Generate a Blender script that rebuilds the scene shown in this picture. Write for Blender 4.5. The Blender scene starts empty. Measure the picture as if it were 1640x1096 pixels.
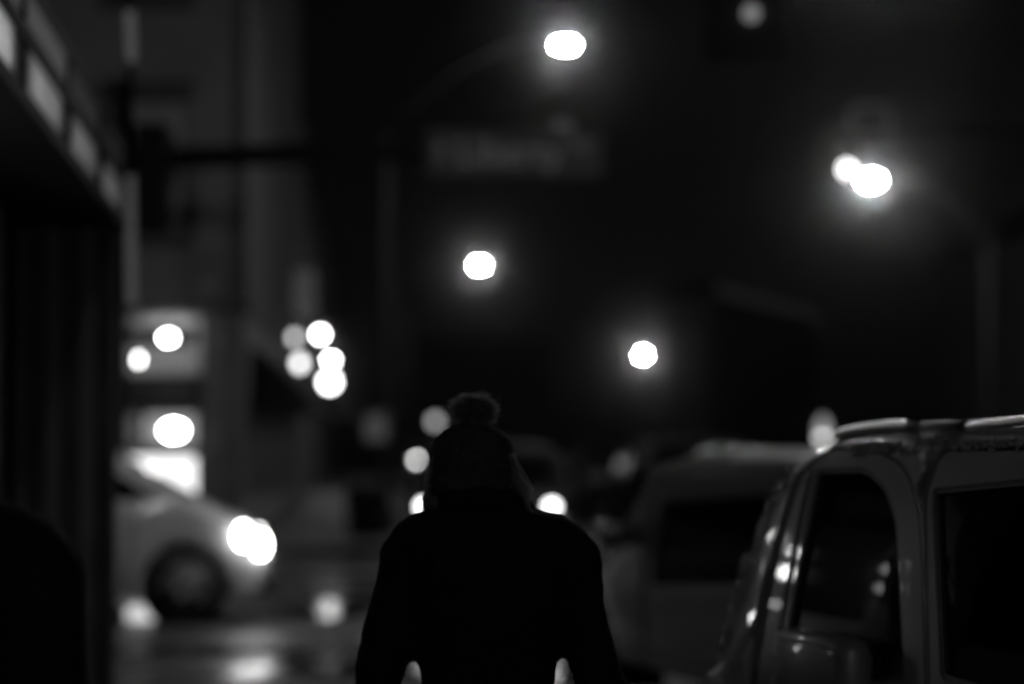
import bpy, bmesh, math, random
import numpy as np
from mathutils import Vector, Matrix, geometry
random.seed(7); np.random.seed(7)
R = math.radians
sc = bpy.context.scene
C = sc.collection

# ------------------------------------------------------------------ camera, sky, exposure
CAM_H = 1.62; FPX = 3872.0; PITCH = math.atan(152 / FPX)
cam_d = bpy.data.cameras.new('camera'); cam = bpy.data.objects.new('camera', cam_d); C.objects.link(cam)
cam.location = (0, 0, CAM_H); cam.rotation_euler = (math.pi / 2 + PITCH, 0, 0)
cam_d.lens = 85; cam_d.sensor_width = 36; cam_d.clip_start = 0.05; cam_d.clip_end = 3000
cam_d.dof.use_dof = True; cam_d.dof.focus_distance = 4.75; cam_d.dof.aperture_fstop = 1.58
cam_d.dof.aperture_blades = 0
sc.camera = cam

w = bpy.data.worlds.new('World'); sc.world = w; w.use_nodes = True
nt = w.node_tree; bg = nt.nodes['Background']
sky = nt.nodes.new('ShaderNodeTexSky'); sky.sky_type = 'NISHITA'; sky.sun_disc = False
sky.sun_elevation = R(12); sky.sun_rotation = R(180)
bw = nt.nodes.new('ShaderNodeRGBToBW')
nt.links.new(sky.outputs[0], bw.inputs[0]); nt.links.new(bw.outputs[0], bg.inputs[0])
bg.inputs[1].default_value = 0.00026

sun_d = bpy.data.lights.new('facade_fill_sun', 'SUN'); sun_d.energy = 0.012; sun_d.angle = R(10)  # weak sun from behind the camera, added to lighten the facades
sun = bpy.data.objects.new('facade_fill_sun', sun_d); C.objects.link(sun)
sun.rotation_euler = (R(62), 0, R(20))

sc.render.engine = 'CYCLES'
sc.cycles.use_denoising = True
sc.cycles.sample_clamp_indirect = 4.0
sc.cycles.max_bounces = 6; sc.cycles.volume_bounces = 0
sc.cycles.caustics_reflective = True; sc.cycles.caustics_refractive = False
sc.cycles.use_light_tree = True
sc.view_settings.view_transform = 'Standard'; sc.view_settings.look = 'None'
sc.view_settings.exposure = 0.0; sc.view_settings.gamma = 1.0
try: sc.view_settings.use_curve_mapping = False
except Exception: pass

# ------------------------------------------------------------------ helpers
_cp, _sp = math.cos(PITCH), math.sin(PITCH)
def at(px, py, Y):
    """the point of the place seen at a photo pixel, Y metres ahead"""
    a = (px - 820) / FPX; b = -(py - 548) / FPX
    d = Vector((a, _cp - b * _sp, _sp + b * _cp))
    return Vector((0, 0, CAM_H)) + d * (Y / d.y)
def project(p):
    q = p - Vector((0, 0, CAM_H))
    f = q.y * _cp + q.z * _sp; u = -q.y * _sp + q.z * _cp
    return 820 + FPX * q.x / f, 548 - FPX * u / f

MATS = {}
def mat(name, col=0.2, rough=0.6, metal=0.0, spec=0.5, coat=0.0, noise=0.0, nscale=8.0, bump=0.0, bscale=60.0, trans=0.0, ior=1.45, rvar=0.0):
    if name in MATS: return MATS[name]
    m = bpy.data.materials.new(name); m.use_nodes = True
    n = m.node_tree.nodes; l = m.node_tree.links; b = n['Principled BSDF']
    b.inputs['Base Color'].default_value = (col, col, col, 1)
    b.inputs['Roughness'].default_value = rough; b.inputs['Metallic'].default_value = metal
    b.inputs['Specular IOR Level'].default_value = spec
    b.inputs['Coat Weight'].default_value = coat; b.inputs['Coat Roughness'].default_value = 0.04
    b.inputs['Transmission Weight'].default_value = trans; b.inputs['IOR'].default_value = ior
    tc = n.new('ShaderNodeTexCoord')
    if noise or rvar:
        t = n.new('ShaderNodeTexNoise'); t.inputs['Scale'].default_value = nscale; t.inputs['Detail'].default_value = 6
        l.new(tc.outputs['Object'], t.inputs['Vector'])
        if noise:
            mr = n.new('ShaderNodeMapRange'); mr.inputs[1].default_value = 0.3; mr.inputs[2].default_value = 0.7
            mr.inputs[3].default_value = col * (1 - noise); mr.inputs[4].default_value = col * (1 + noise)
            l.new(t.outputs['Fac'], mr.inputs[0]); l.new(mr.outputs[0], b.inputs['Base Color'])
        if rvar:
            m2 = n.new('ShaderNodeMapRange'); m2.inputs[1].default_value = 0.35; m2.inputs[2].default_value = 0.65
            m2.inputs[3].default_value = max(0.02, rough - rvar); m2.inputs[4].default_value = rough + rvar
            l.new(t.outputs['Fac'], m2.inputs[0]); l.new(m2.outputs[0], b.inputs['Roughness'])
    if bump:
        t2 = n.new('ShaderNodeTexNoise'); t2.inputs['Scale'].default_value = bscale; t2.inputs['Detail'].default_value = 4
        l.new(tc.outputs['Object'], t2.inputs['Vector'])
        bp = n.new('ShaderNodeBump'); bp.inputs['Strength'].default_value = bump; bp.inputs['Distance'].default_value = 0.01
        l.new(t2.outputs['Fac'], bp.inputs['Height']); l.new(bp.outputs[0], b.inputs['Normal'])
    MATS[name] = m; return m
def glow(name, strength):
    if name in MATS: return MATS[name]
    m = bpy.data.materials.new(name); m.use_nodes = True
    n = m.node_tree.nodes; n.clear()
    e = n.new('ShaderNodeEmission'); e.inputs[0].default_value = (1, 1, 1, 1); e.inputs[1].default_value = strength
    o = n.new('ShaderNodeOutputMaterial'); m.node_tree.links.new(e.outputs[0], o.inputs[0])
    MATS[name] = m; return m
def frosted(name, t=0.75):
    m = bpy.data.materials.new(name); m.use_nodes = True
    n = m.node_tree.nodes; n.clear(); l = m.node_tree.links
    a = n.new('ShaderNodeBsdfTranslucent'); a.inputs[0].default_value = (t, t, t, 1)
    d = n.new('ShaderNodeBsdfDiffuse'); d.inputs[0].default_value = (.3, .3, .3, 1)
    mx = n.new('ShaderNodeMixShader'); mx.inputs[0].default_value = .3
    o = n.new('ShaderNodeOutputMaterial')
    l.new(a.outputs[0], mx.inputs[1]); l.new(d.outputs[0], mx.inputs[2]); l.new(mx.outputs[0], o.inputs[0])
    MATS[name] = m; return m

def tag(o, label=None, cat=None, group=None, kind=None):
    if label: o['label'] = label
    if cat: o['category'] = cat
    if group: o['group'] = group
    if kind: o['kind'] = kind
    return o
def empty(name, loc=(0, 0, 0), rz=0.0):
    o = bpy.data.objects.new(name, None); C.objects.link(o); o.location = loc; o.rotation_euler = (0, 0, rz)
    o.empty_display_size = 0.1
    return o
def mesh_obj(name, verts, faces, m, parent=None, smooth=False):
    me = bpy.data.meshes.new(name); me.from_pydata([tuple(v) for v in verts], [], faces)
    me.validate()
    if m: me.materials.append(m)
    if smooth: me.polygons.foreach_set('use_smooth', [True] * len(me.polygons))
    o = bpy.data.objects.new(name, me); C.objects.link(o)
    if parent: o.parent = parent
    return o
def copy_tree(o, parent=None):
    c = o.copy(); C.objects.link(c); c.parent = parent
    for ch in list(o.children): copy_tree(ch, c)
    return c

class MB:
    def __init__(s): s.v = []; s.f = []
    def add(s, vs, fs):
        k = len(s.v); s.v += [Vector(v) for v in vs]; s.f += [[i + k for i in f] for f in fs]; return s
    def box(s, x0, x1, y0, y1, z0, z1):
        return s.add([(x0,y0,z0),(x1,y0,z0),(x1,y1,z0),(x0,y1,z0),(x0,y0,z1),(x1,y0,z1),(x1,y1,z1),(x0,y1,z1)],
                     [(0,3,2,1),(4,5,6,7),(0,1,5,4),(1,2,6,5),(2,3,7,6),(3,0,4,7)])
    def bbox(s, x0, x1, y0, y1, z0, z1, b=0.01):
        bm = bmesh.new(); bmesh.ops.create_cube(bm, size=1)
        for v in bm.verts: v.co = Vector(((x0+x1)/2 + v.co.x*(x1-x0), (y0+y1)/2 + v.co.y*(y1-y0), (z0+z1)/2 + v.co.z*(z1-z0)))
        bmesh.ops.bevel(bm, geom=bm.edges[:], offset=b, segments=2, affect='EDGES', profile=.5)
        bm.verts.index_update()
        s.add([v.co.copy() for v in bm.verts], [[v.index for v in f.verts] for f in bm.faces]); bm.free(); return s
    def tube(s, pts, radii, n=10, cap=True):
        pts = [Vector(p) for p in pts]
        if not hasattr(radii, '__len__'): radii = [radii] * len(pts)
        rings = []; ref = None
        for i, p in enumerate(pts):
            t = (pts[min(i+1, len(pts)-1)] - pts[max(i-1, 0)]).normalized()
            if ref is None:
                ref = Vector((0,0,1)) if abs(t.z) < .9 else Vector((1,0,0))
            a = (ref - t * ref.dot(t)).normalized(); b = t.cross(a); ref = a
            rings.append([p + (a * math.cos(q) + b * math.sin(q)) * radii[i] for q in [2*math.pi*j/n for j in range(n)]])
        return s.loft(rings, cap)
    def loft(s, rings, cap=True):
        n = len(rings[0]); vs = [v for r in rings for v in r]; fs = []
        for i in range(len(rings) - 1):
            for j in range(n):
                k = (j + 1) % n; fs.append((i*n+j, i*n+k, (i+1)*n+k, (i+1)*n+j))
        if cap: fs.append(list(range(n))[::-1]); fs.append([(len(rings)-1)*n + j for j in range(n)])
        return s.add(vs, fs)
    def lathe(s, prof, n=24, axis='Z', c=(0,0,0), cap=True):
        c = Vector(c); rings = []
        for r, h in prof:
            ring = []
            for j in range(n):
                q = 2*math.pi*j/n; a, b = r*math.cos(q), r*math.sin(q)
                ring.append(c + Vector({'Z': (a,b,h), 'X': (h,a,b), 'Y': (b,h,a)}[axis]))
            rings.append(ring)
        return s.loft(rings, cap)
    def ball(s, c, r, sub=2, sc_=(1,1,1)):
        bm = bmesh.new(); bmesh.ops.create_icosphere(bm, subdivisions=sub, radius=r); bm.verts.index_update()
        s.add([Vector(c) + Vector((v.co.x*sc_[0], v.co.y*sc_[1], v.co.z*sc_[2])) for v in bm.verts], [[v.index for v in f.verts] for f in bm.faces]); bm.free(); return s
    def build(s, name, m, parent=None, smooth=False):
        return mesh_obj(name, s.v, s.f, m, parent, smooth)

# ---- 2-D outline helpers and curved panels
def rounded(pts, r, n=5):
    out = []; k = len(pts)
    rs = r if hasattr(r, '__len__') else [r] * k
    for i in range(k):
        p = Vector(pts[i]).to_2d(); a = Vector(pts[i-1]).to_2d(); b = Vector(pts[(i+1) % k]).to_2d()
        da = (a - p); db = (b - p); rr = min(rs[i], da.length * .45, db.length * .45)
        if rr < 1e-4: out.append(p); continue
        s = p + da.normalized() * rr; e = p + db.normalized() * rr
        for j in range(n + 1):
            t = j / n; out.append(s * (1-t)**2 + p * 2*t*(1-t) + e * t*t)
    return out
def dens(pts, step, closed=True):
    out = []; k = len(pts)
    for i in range(k if closed else k - 1):
        a = Vector(pts[i]).to_2d(); b = Vector(pts[(i+1) % k]).to_2d(); m = max(1, int(math.ceil((b-a).length / step)))
        for j in range(m): out.append(a + (b - a) * (j / m))
    if not closed: out.append(Vector(pts[-1]).to_2d())
    return out
def area2(p): return sum(p[i-1][0]*p[i][1] - p[i][0]*p[i-1][1] for i in range(len(p))) / 2
def offset(pts, d):
    if area2(pts) < 0: d = -d
    out = []; k = len(pts)
    for i in range(k):
        a = pts[i-1]; b = pts[(i+1) % k]; t = (Vector(b).to_2d() - Vector(a).to_2d())
        if t.length < 1e-9: out.append(Vector(pts[i]).to_2d()); continue
        t.normalize(); out.append(Vector(pts[i]).to_2d() + Vector((t.y, -t.x)) * d)
    return out
def inside(poly, P):
    x, y = P[:, 0], P[:, 1]; r = np.zeros(len(P), bool); k = len(poly)
    for i in range(k):
        x1, y1 = poly[i-1]; x2, y2 = poly[i]
        if y1 == y2: continue
        c = ((y1 > y) != (y2 > y)) & (x < (x2 - x1) * (y - y1) / (y2 - y1) + x1); r ^= c
    return r
def segdist(poly, P):
    d = np.full(len(P), 1e9); k = len(poly)
    for i in range(k):
        a = np.array(poly[i-1]); b = np.array(poly[i]); ab = b - a; L = (ab @ ab) or 1e-12
        t = np.clip(((P - a) @ ab) / L, 0, 1); d = np.minimum(d, np.hypot(*(P - (a + t[:, None] * ab)).T))
    return d
def cdt(outer, holes, step):
    loops = [outer] + list(holes); pts = []; ed = []
    for lp in loops:
        k = len(pts); pts += [(p[0], p[1]) for p in lp]; ed += [(k+i, k+(i+1) % len(lp)) for i in range(len(lp))]
    xs = [p[0] for p in outer]; ys = [p[1] for p in outer]
    gx, gy = np.meshgrid(np.arange(min(xs)+step*.5, max(xs), step), np.arange(min(ys)+step*.5, max(ys), step))
    G = np.stack([gx.ravel(), gy.ravel()], 1); ok = inside(outer, G)
    for h in holes: ok &= ~inside(h, G)
    for lp in loops: ok &= segdist(lp, G) > step * .45
    G = G[ok]; pts += [tuple(p) for p in G]
    r = geometry.delaunay_2d_cdt([Vector(p) for p in pts], ed, [], 0, 1e-6)
    v = [(p.x, p.y) for p in r[0]]; f = [tuple(t) for t in r[2]]
    cen = np.array([[sum(v[i][0] for i in t)/len(t), sum(v[i][1] for i in t)/len(t)] for t in f])
    ok = inside(outer, cen)
    for h in holes: ok &= ~inside(h, cen)
    return v, [t for t, q in zip(f, ok) if q]
def panel(name, outer, holes, fn, m, parent, depth=0.03, off=0.0, step=0.06, side=-1, rims=True):
    """a curved panel: outline in (u,z), fn(u,z)->half width; side -1 left, +1 right"""
    v, f = cdt(outer, holes, step); mb = MB()
    P = lambda u, z, o: Vector((side * (fn(u, z) + o), u, z))
    mb.add([P(a, b, off) for a, b in v], [t if side < 0 else t[::-1] for t in f])
    if rims:
        for lp in [outer] + list(holes):
            n = len(lp); vs = [P(a, b, off) for a, b in lp] + [P(a, b, off - depth) for a, b in lp]
            mb.add(vs, [(i, (i+1) % n, n+(i+1) % n, n+i) for i in range(n)])
    o = mb.build(name, m, parent, smooth=True)
    me = o.data
    bm = bmesh.new(); bm.from_mesh(me); bmesh.ops.recalc_face_normals(bm, faces=bm.faces[:]) if rims else None; bm.to_mesh(me); bm.free()
    return o

# ------------------------------------------------------------------ materials
def road_mat():
    m = bpy.data.materials.new('wet_asphalt'); m.use_nodes = True
    n = m.node_tree.nodes; l = m.node_tree.links; b = n['Principled BSDF']
    tc = n.new('ShaderNodeTexCoord')
    t = n.new('ShaderNodeTexNoise'); t.inputs['Scale'].default_value = .45; t.inputs['Detail'].default_value = 5
    l.new(tc.outputs['Object'], t.inputs['Vector'])
    mr = n.new('ShaderNodeMapRange'); mr.inputs[1].default_value = .42; mr.inputs[2].default_value = .58; mr.inputs[3].default_value = .26; mr.inputs[4].default_value = .6
    l.new(t.outputs['Fac'], mr.inputs[0]); l.new(mr.outputs[0], b.inputs['Roughness'])
    t2 = n.new('ShaderNodeTexNoise'); t2.inputs['Scale'].default_value = 40; t2.inputs['Detail'].default_value = 4
    l.new(tc.outputs['Object'], t2.inputs['Vector'])
    m2 = n.new('ShaderNodeMapRange'); m2.inputs[3].default_value = .018; m2.inputs[4].default_value = .045; b.inputs['Specular IOR Level'].default_value = .18
    l.new(t2.outputs['Fac'], m2.inputs[0]); l.new(m2.outputs[0], b.inputs['Base Color'])
    bp = n.new('ShaderNodeBump'); bp.inputs['Strength'].default_value = .12; bp.inputs['Distance'].default_value = .006
    l.new(t2.outputs['Fac'], bp.inputs['Height']); l.new(bp.outputs[0], b.inputs['Normal'])
    MATS['road'] = m; return m
M_ROAD = road_mat()
M_PAVE = mat('paving', .05, .5, spec=.25, noise=.25, nscale=3, bump=.2, rvar=.12)
M_KERB = mat('kerb_stone', .3, .5, noise=.2, nscale=5)
M_PAINTLINE = mat('road_paint', .4, .3, noise=.25, nscale=9)
M_BRICK = mat('dark_brick', .1, .8, noise=.35, nscale=2.5, bump=.3, bscale=25)
M_STONE = mat('grey_stone', .26, .75, noise=.15, nscale=1.2, bump=.15, bscale=20)
M_DARKSTONE = mat('dark_stone', .07, .6, noise=.3, nscale=3)
M_BLACK = mat('black_metal', .01, .8, spec=.08, noise=.2, nscale=12)
M_STEEL = mat('galvanised_steel', .012, .7, spec=.12, noise=.15, nscale=10)
M_DGLASS = mat('dark_glass', .004, .35, spec=.3)
M_TINT = mat('tinted_car_glass', .003, .025, spec=.5)
M_SHOPGLASS = mat('shop_glass', .006, .4, spec=.3)
M_VANPAINT = mat('grey_van_paint', .12, .42, metal=.15, coat=.5, noise=.06, nscale=4)
M_VANPAINT2 = mat('pale_van_paint', .065, .4, metal=.15, coat=.5, noise=.06, nscale=4)
M_SILVER = mat('silver_car_paint', .42, .35, metal=.25, coat=.5, noise=.05, nscale=4)
M_DARKPAINT = mat('dark_car_paint', .012, .7, spec=.04)
M_RUBBER = mat('rubber', .012, .8, noise=.3, nscale=30)
M_CHROME = mat('chrome', .7, .28, metal=1.0)
M_BRIGHT = mat('bright_trim', .8, .1, metal=1.0)
M_TINT2 = mat('matt_car_glass', .002, .15, spec=.04)
M_RIM = mat('alloy_rim', .1, .4, metal=.7)
M_TRIM = mat('black_trim', .008, .45)
M_WATER = mat('water_drop', .22, .03, spec=.4, coat=1.0)
M_COAT = mat('black_wool_coat', .008, .95, spec=.1, noise=.4, nscale=60, bump=.3, bscale=250)
M_KNIT = mat('dark_knit', .03, .95, spec=.1, noise=.4, nscale=80, bump=.6, bscale=180)
M_SKIN = mat('skin', .3, .55, noise=.1, nscale=30)
M_HAIR = mat('fair_hair', .3, .45, noise=.3, nscale=40)
M_FUR = mat('pom_fur', .4, .7, noise=.3, nscale=40)
M_JEANS = mat('dark_trousers', .012, .9, noise=.3, nscale=50)
M_BOOT = mat('black_leather', .008, .5, noise=.3, nscale=20)
M_SCARF = mat('grey_scarf', .05, .95, noise=.4, nscale=70, bump=.5, bscale=150)
M_FROST = frosted('frosted_diffuser')
def strand_mat(name, d, t):
    m = frosted(name, t); n = m.node_tree.nodes
    for q in n:
        if q.type == 'BSDF_DIFFUSE': q.inputs[0].default_value = (d, d, d, 1)
        if q.type == 'MIX_SHADER': q.inputs[0].default_value = .25
    return m
M_HAIR = strand_mat('fair_hair_strand', .06, .9); M_FUR = strand_mat('pom_strand', .02, .95)
M_WHITE = mat('white_enamel', .75, .5)

# ------------------------------------------------------------------ the ground
s = MB().add([(-600,-200,0),(600,-200,0),(600,1500,0),(-600,1500,0)], [(0,1,2,3)]).build('road', M_ROAD)
tag(s, kind='structure')
def slab(name, poly, h=.12):
    n = len(poly); mb = MB()
    mb.add([(x,y,h) for x,y in poly], [list(range(n))])
    mb.add([(x,y,h) for x,y in poly] + [(x,y,-.05) for x,y in poly], [(i,n+i,n+(i+1)%n,(i+1)%n) for i in range(n)])
    o = mb.build(name, M_PAVE); tag(o, kind='structure'); return o
pv = slab('pavement_near', [(-8,-40),(.42,-40),(.42,13.6),(-.1,14.4),(-8,14.6)])
for i in range(34):                          # kerb stones of the near pavement
    y0 = -18 + i * .92
    MB().bbox(.425, .575, y0, y0+.91, -.04, .13, .012).build('kerb_stone', M_KERB, pv)
pvf = slab('pavement_far', [(-16,33),(-2.3,33),(-1.55,33.8),(-3.2,75),(-7.5,200),(-30,200)])
slab('pavement_right', [(11,36),(60,36),(60,400),(14,400),(11,90)])
road = bpy.data.objects['road']
def puddle(cx, cy, rx, ry, seed):
    rn = random.Random(seed); ph = [rn.uniform(0, 6.28) for _ in range(4)]
    ring = []
    for j in range(40):
        q = 2*math.pi*j/40; k = 1 + .16*math.sin(2*q+ph[0]) + .1*math.sin(3*q+ph[1]) + .07*math.sin(5*q+ph[2])
        ring.append((cx + rx*k*math.cos(q), cy + ry*k*math.sin(q), .009))
    MB().add(ring, [list(range(40))]).build('puddle', mat('puddle_water', .012, .11, spec=.2, bump=.03, bscale=3), road)
puddle(-1.72, 22.8, .42, 1.5, 1); puddle(-3.25, 22.4, .5, 1.2, 2); puddle(-2.3, 18.3, .7, .5, 3); puddle(-.95, 17.0, .6, .6, 4); puddle(.45, 16.6, .6, .7, 5)
def line(x0, x1, y0, y1):
    MB().add([(x0,y0,.005),(x1,y0,.005),(x1,y1,.005),(x0,y1,.005)], [(0,1,2,3)]).build('painted_line', M_PAINTLINE, road)
line(-1.2, 10.4, 16.9, 17.25); line(-1.2, 10.4, 19.3, 19.65)
line(-1.9, 10.4, 28.6, 29.2); line(-1.9, 10.4, 31.5, 31.9)
for k in range(12):
    y0 = 42 + k * 9; line(4.9, 5.05, y0, y0 + 3)

# ------------------------------------------------------------------ near building on the left, with its lit canopy
yb = R(5.2)
nb = empty('storefront_building', (-1.61 + .5 * math.cos(yb), 7.6 + .5 * math.sin(yb), 0), yb)
nb.location = (-1.61, 7.6, 0)
tag(nb, 'dark storefront building at left with two rows of lit canopy panels', 'building')
# local: +y along the pavement, +x towards the street; x=0 is the canopy edge
WX = -.42
MB().box(-7, WX, -9, 5.62, 3.3, 12).build('upper_wall', M_BRICK, nb)
MB().box(-7, WX-.55, -9, 5.6, .12, 3.3).build('back_wall', M_DARKSTONE, nb)
for k in range(7):                           # courses of stone on the upper wall
    MB().bbox(WX-.02, WX+.05, -8.9, 5.64, 3.62 + k * 1.15, 3.72 + k * 1.15, .01).build('stone_course', M_STONE, nb)
MB().bbox(WX-.3, .012, -8.5, 5.63, 2.74, 2.802, .004).build('canopy_soffit', M_BLACK, nb)
MB().bbox(WX-.02, .0, -8.5, 5.63, 3.17, 3.24, .008).build('canopy_roof', M_BLACK, nb)
MB().box(WX-.02, -.2, -8.5, 5.62, 2.81, 3.165).build('canopy_core', M_BLACK, nb)
pan = 1.66
for k in range(-5, 4):
    y0 = .62 + (k - 1) * pan + .03; y1 = y0 + pan - .07
    if y1 > 5.6: y1 = 5.58
    for (z0, z1, br, nm) in ((2.80, 2.972, 1.0, 'light_panel'), (3.034, 3.172, .35, 'upper_light_panel')):
        p = MB().add([(-.004,y0,z0),(-.004,y1,z0),(-.004,y1,z1),(-.004,y0,z1)], [(0,1,2,3)]).build(nm, M_FROST, nb)
        b = {-1: 5.5, 0: 6.0, 1: 2.6, 2: 1.7, 3: 1.3}.get(k, 2.5)
        if nm == 'upper_light_panel': b = {0: 3.0, 1: 2.6, 2: .9, 3: .5}.get(k, 2.5) * .55
        ya = y0 + (.12 if nm == 'light_panel' else .06)*(y1-y0); yb_ = y0 + (.8 if nm == 'light_panel' else .94)*(y1-y0)
        q = MB().tube([(-.10, ya, (z0+z1)/2), (-.10, yb_, (z0+z1)/2)], .014, 8).build('tube_lamp', glow('canopy_bulb_%d' % int(b*100), b * (.85 if nm == 'light_panel' else .6)), p)
        if nm == 'light_panel': MB().ball((-.07, y0 + .3*(y1-y0), (z0+z1)/2), .02, 2).build('bulb', glow('canopy_hot_%d' % int(b*100), b * 1.9), p)
        MB().bbox(-.2, .006, y1+.005, y1+.05, z0-.005, z1+.005, .004).build('panel_divider', M_BLACK, nb)
MB().bbox(-.2, .01, -8.5, 5.63, 2.972, 3.034, .006).build('canopy_rail', M_BLACK, nb)
for k in range(9):                           # shopfront below: piers, panes and stall risers
    y0 = -8.2 + k * 1.55
    MB().bbox(WX-.5, WX-.08, y0, y0+.24, .12, 2.74, .02).build('pier', mat('painted_pier', .22, .6, noise=.2, nscale=4), nb)
    MB().box(WX-.42, WX-.40, y0+.25, y0+1.54, 1.45, 2.70).build('window_pane', M_SHOPGLASS, nb)
    MB().bbox(WX-.46, WX-.2, y0+.245, y0+1.545, .12, 1.44, .015).build('stall_riser', M_DARKSTONE, nb)
    MB().bbox(WX-.44, WX-.36, y0+.245, y0+1.545, 2.1, 2.15, .005).build('transom', M_BLACK, nb)
for (x, y, lev) in ((WX-.02, .12-8.2+5*1.55, 30), (WX-.02, .12-8.2+6*1.55, 2.5)):   # lamps added out of view on the near piers, to reflect in the van
    b = MB().bbox(x-.08, x-.04, y-.04, y+.04, 1.6, 1.86, .008).build('added_lantern', M_BLACK, nb)
    MB().ball((x, y, 1.78), .028, 2).build('bulb', glow('added_pier_lamp_%d' % lev, lev), b, True)
    MB().ball((x, y, 1.66), .02, 2, (1,1,1.4)).build('bulb', glow('added_pier_lamp_%d' % lev, lev), b, True)
for (y, bulbs) in ((2.02, ((1.86,.024,60), (1.60,.012,25), (1.34,.022,60))), (1.83, ((1.79,.02,60), (1.655,.03,70), (1.45,.012,25)))):   # two strings of bulbs added out of view, placed for the van's reflections
    c_ = MB().tube([(-.44, y, 2.74), (-.44, y, 1.3)], .004, 6).build('added_lamp_string', M_BLACK, nb)
    for (z, r, lev) in bulbs: MB().ball((-.44, y, z), r, 2, (1,1,1.25)).build('bulb', glow('added_string_bulb_%d' % lev, lev), c_, True)
MB().bbox(WX-.45, -.03, 5.25, 5.6, .12, 2.735, .02).build('corner_pier', mat('soot_stone', .05, .8, spec=.2, noise=.3, nscale=3), nb)
for xr in (-.16, -.34, -.52, -.7):
    MB().bbox(xr-.035, xr+.035, 5.19, 5.248, .12, 2.73, .008).build('pier_rib', mat('soot_rib', .12, .7, noise=.2, nscale=4), nb)
# pipe on the corner; its lit look is put in as emission
cl = at(209, 380, 13.35); 
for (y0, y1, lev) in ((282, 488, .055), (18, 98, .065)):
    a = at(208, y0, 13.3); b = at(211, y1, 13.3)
    o = MB().tube([a, b], .028, 12).build('corner_glow_pipe', glow('corner_pipe_glow_%d' % y0, lev), None)
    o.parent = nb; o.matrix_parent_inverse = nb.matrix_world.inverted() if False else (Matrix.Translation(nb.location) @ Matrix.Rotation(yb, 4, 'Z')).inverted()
a = at(208, 100, 13.36); b = at(210, 490, 13.36); t0 = at(206, -40, 13.36)
o = MB().tube([t0, b], .018, 10).build('tube_bracket', M_BLACK); o.parent = nb; o.matrix_parent_inverse = (Matrix.Translation(nb.location) @ Matrix.Rotation(yb, 4, 'Z')).inverted()

# ------------------------------------------------------------------ vehicles
def interp(poly, u):
    for (a, za), (b, zb) in zip(poly[:-1], poly[1:]):
        lo, hi = (a, b) if a < b else (b, a)
        if lo <= u <= hi and a != b: return za + (zb - za) * (u - a) / (b - a)
    return poly[0][1] if abs(u - poly[0][0]) < abs(u - poly[-1][0]) else poly[-1][1]
WHEEL = {}
def wheel_meshes(r, wd):
    if (r, wd) in WHEEL: return WHEEL[(r, wd)]
    h = wd / 2
    t = MB().lathe([(r*.64,-h),(r*.9,-h),(r*.985,-h*.75),(r,-h*.3),(r,h*.3),(r*.985,h*.75),(r*.9,h),(r*.64,h)], 32, 'X')
    t.f = t.f[:-2]
    for j in range(32): t.f.append((j, (j+1) % 32, 7*32+(j+1) % 32, 7*32+j))
    a = t.build('tyre', M_RUBBER, None, True); C.objects.unlink(a)
    m = MB().lathe([(r*.66,-h*.9),(r*.62,-h*.7),(r*.58,-h*.1),(r*.2,-h*.05)], 32, 'X', cap=True)
    for k in range(5):
        q = 2*math.pi*k/5; d = Vector((0, math.cos(q), math.sin(q))); e = Vector((0, -math.sin(q), math.cos(q)))
        m.tube([Vector((-h*.62,0,0)) + d*r*.1, Vector((-h*.75,0,0)) + d*r*.63], [r*.12, r*.09], 8)
    m.lathe([(r*.17,-h*.7),(r*.15,-h*.85),(r*.02,-h*.9)], 16, 'X')
    b = m.build('rim', M_RIM, None, True); C.objects.unlink(b)
    WHEEL[(r, wd)] = (a.data, b.data); return WHEEL[(r, wd)]
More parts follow.
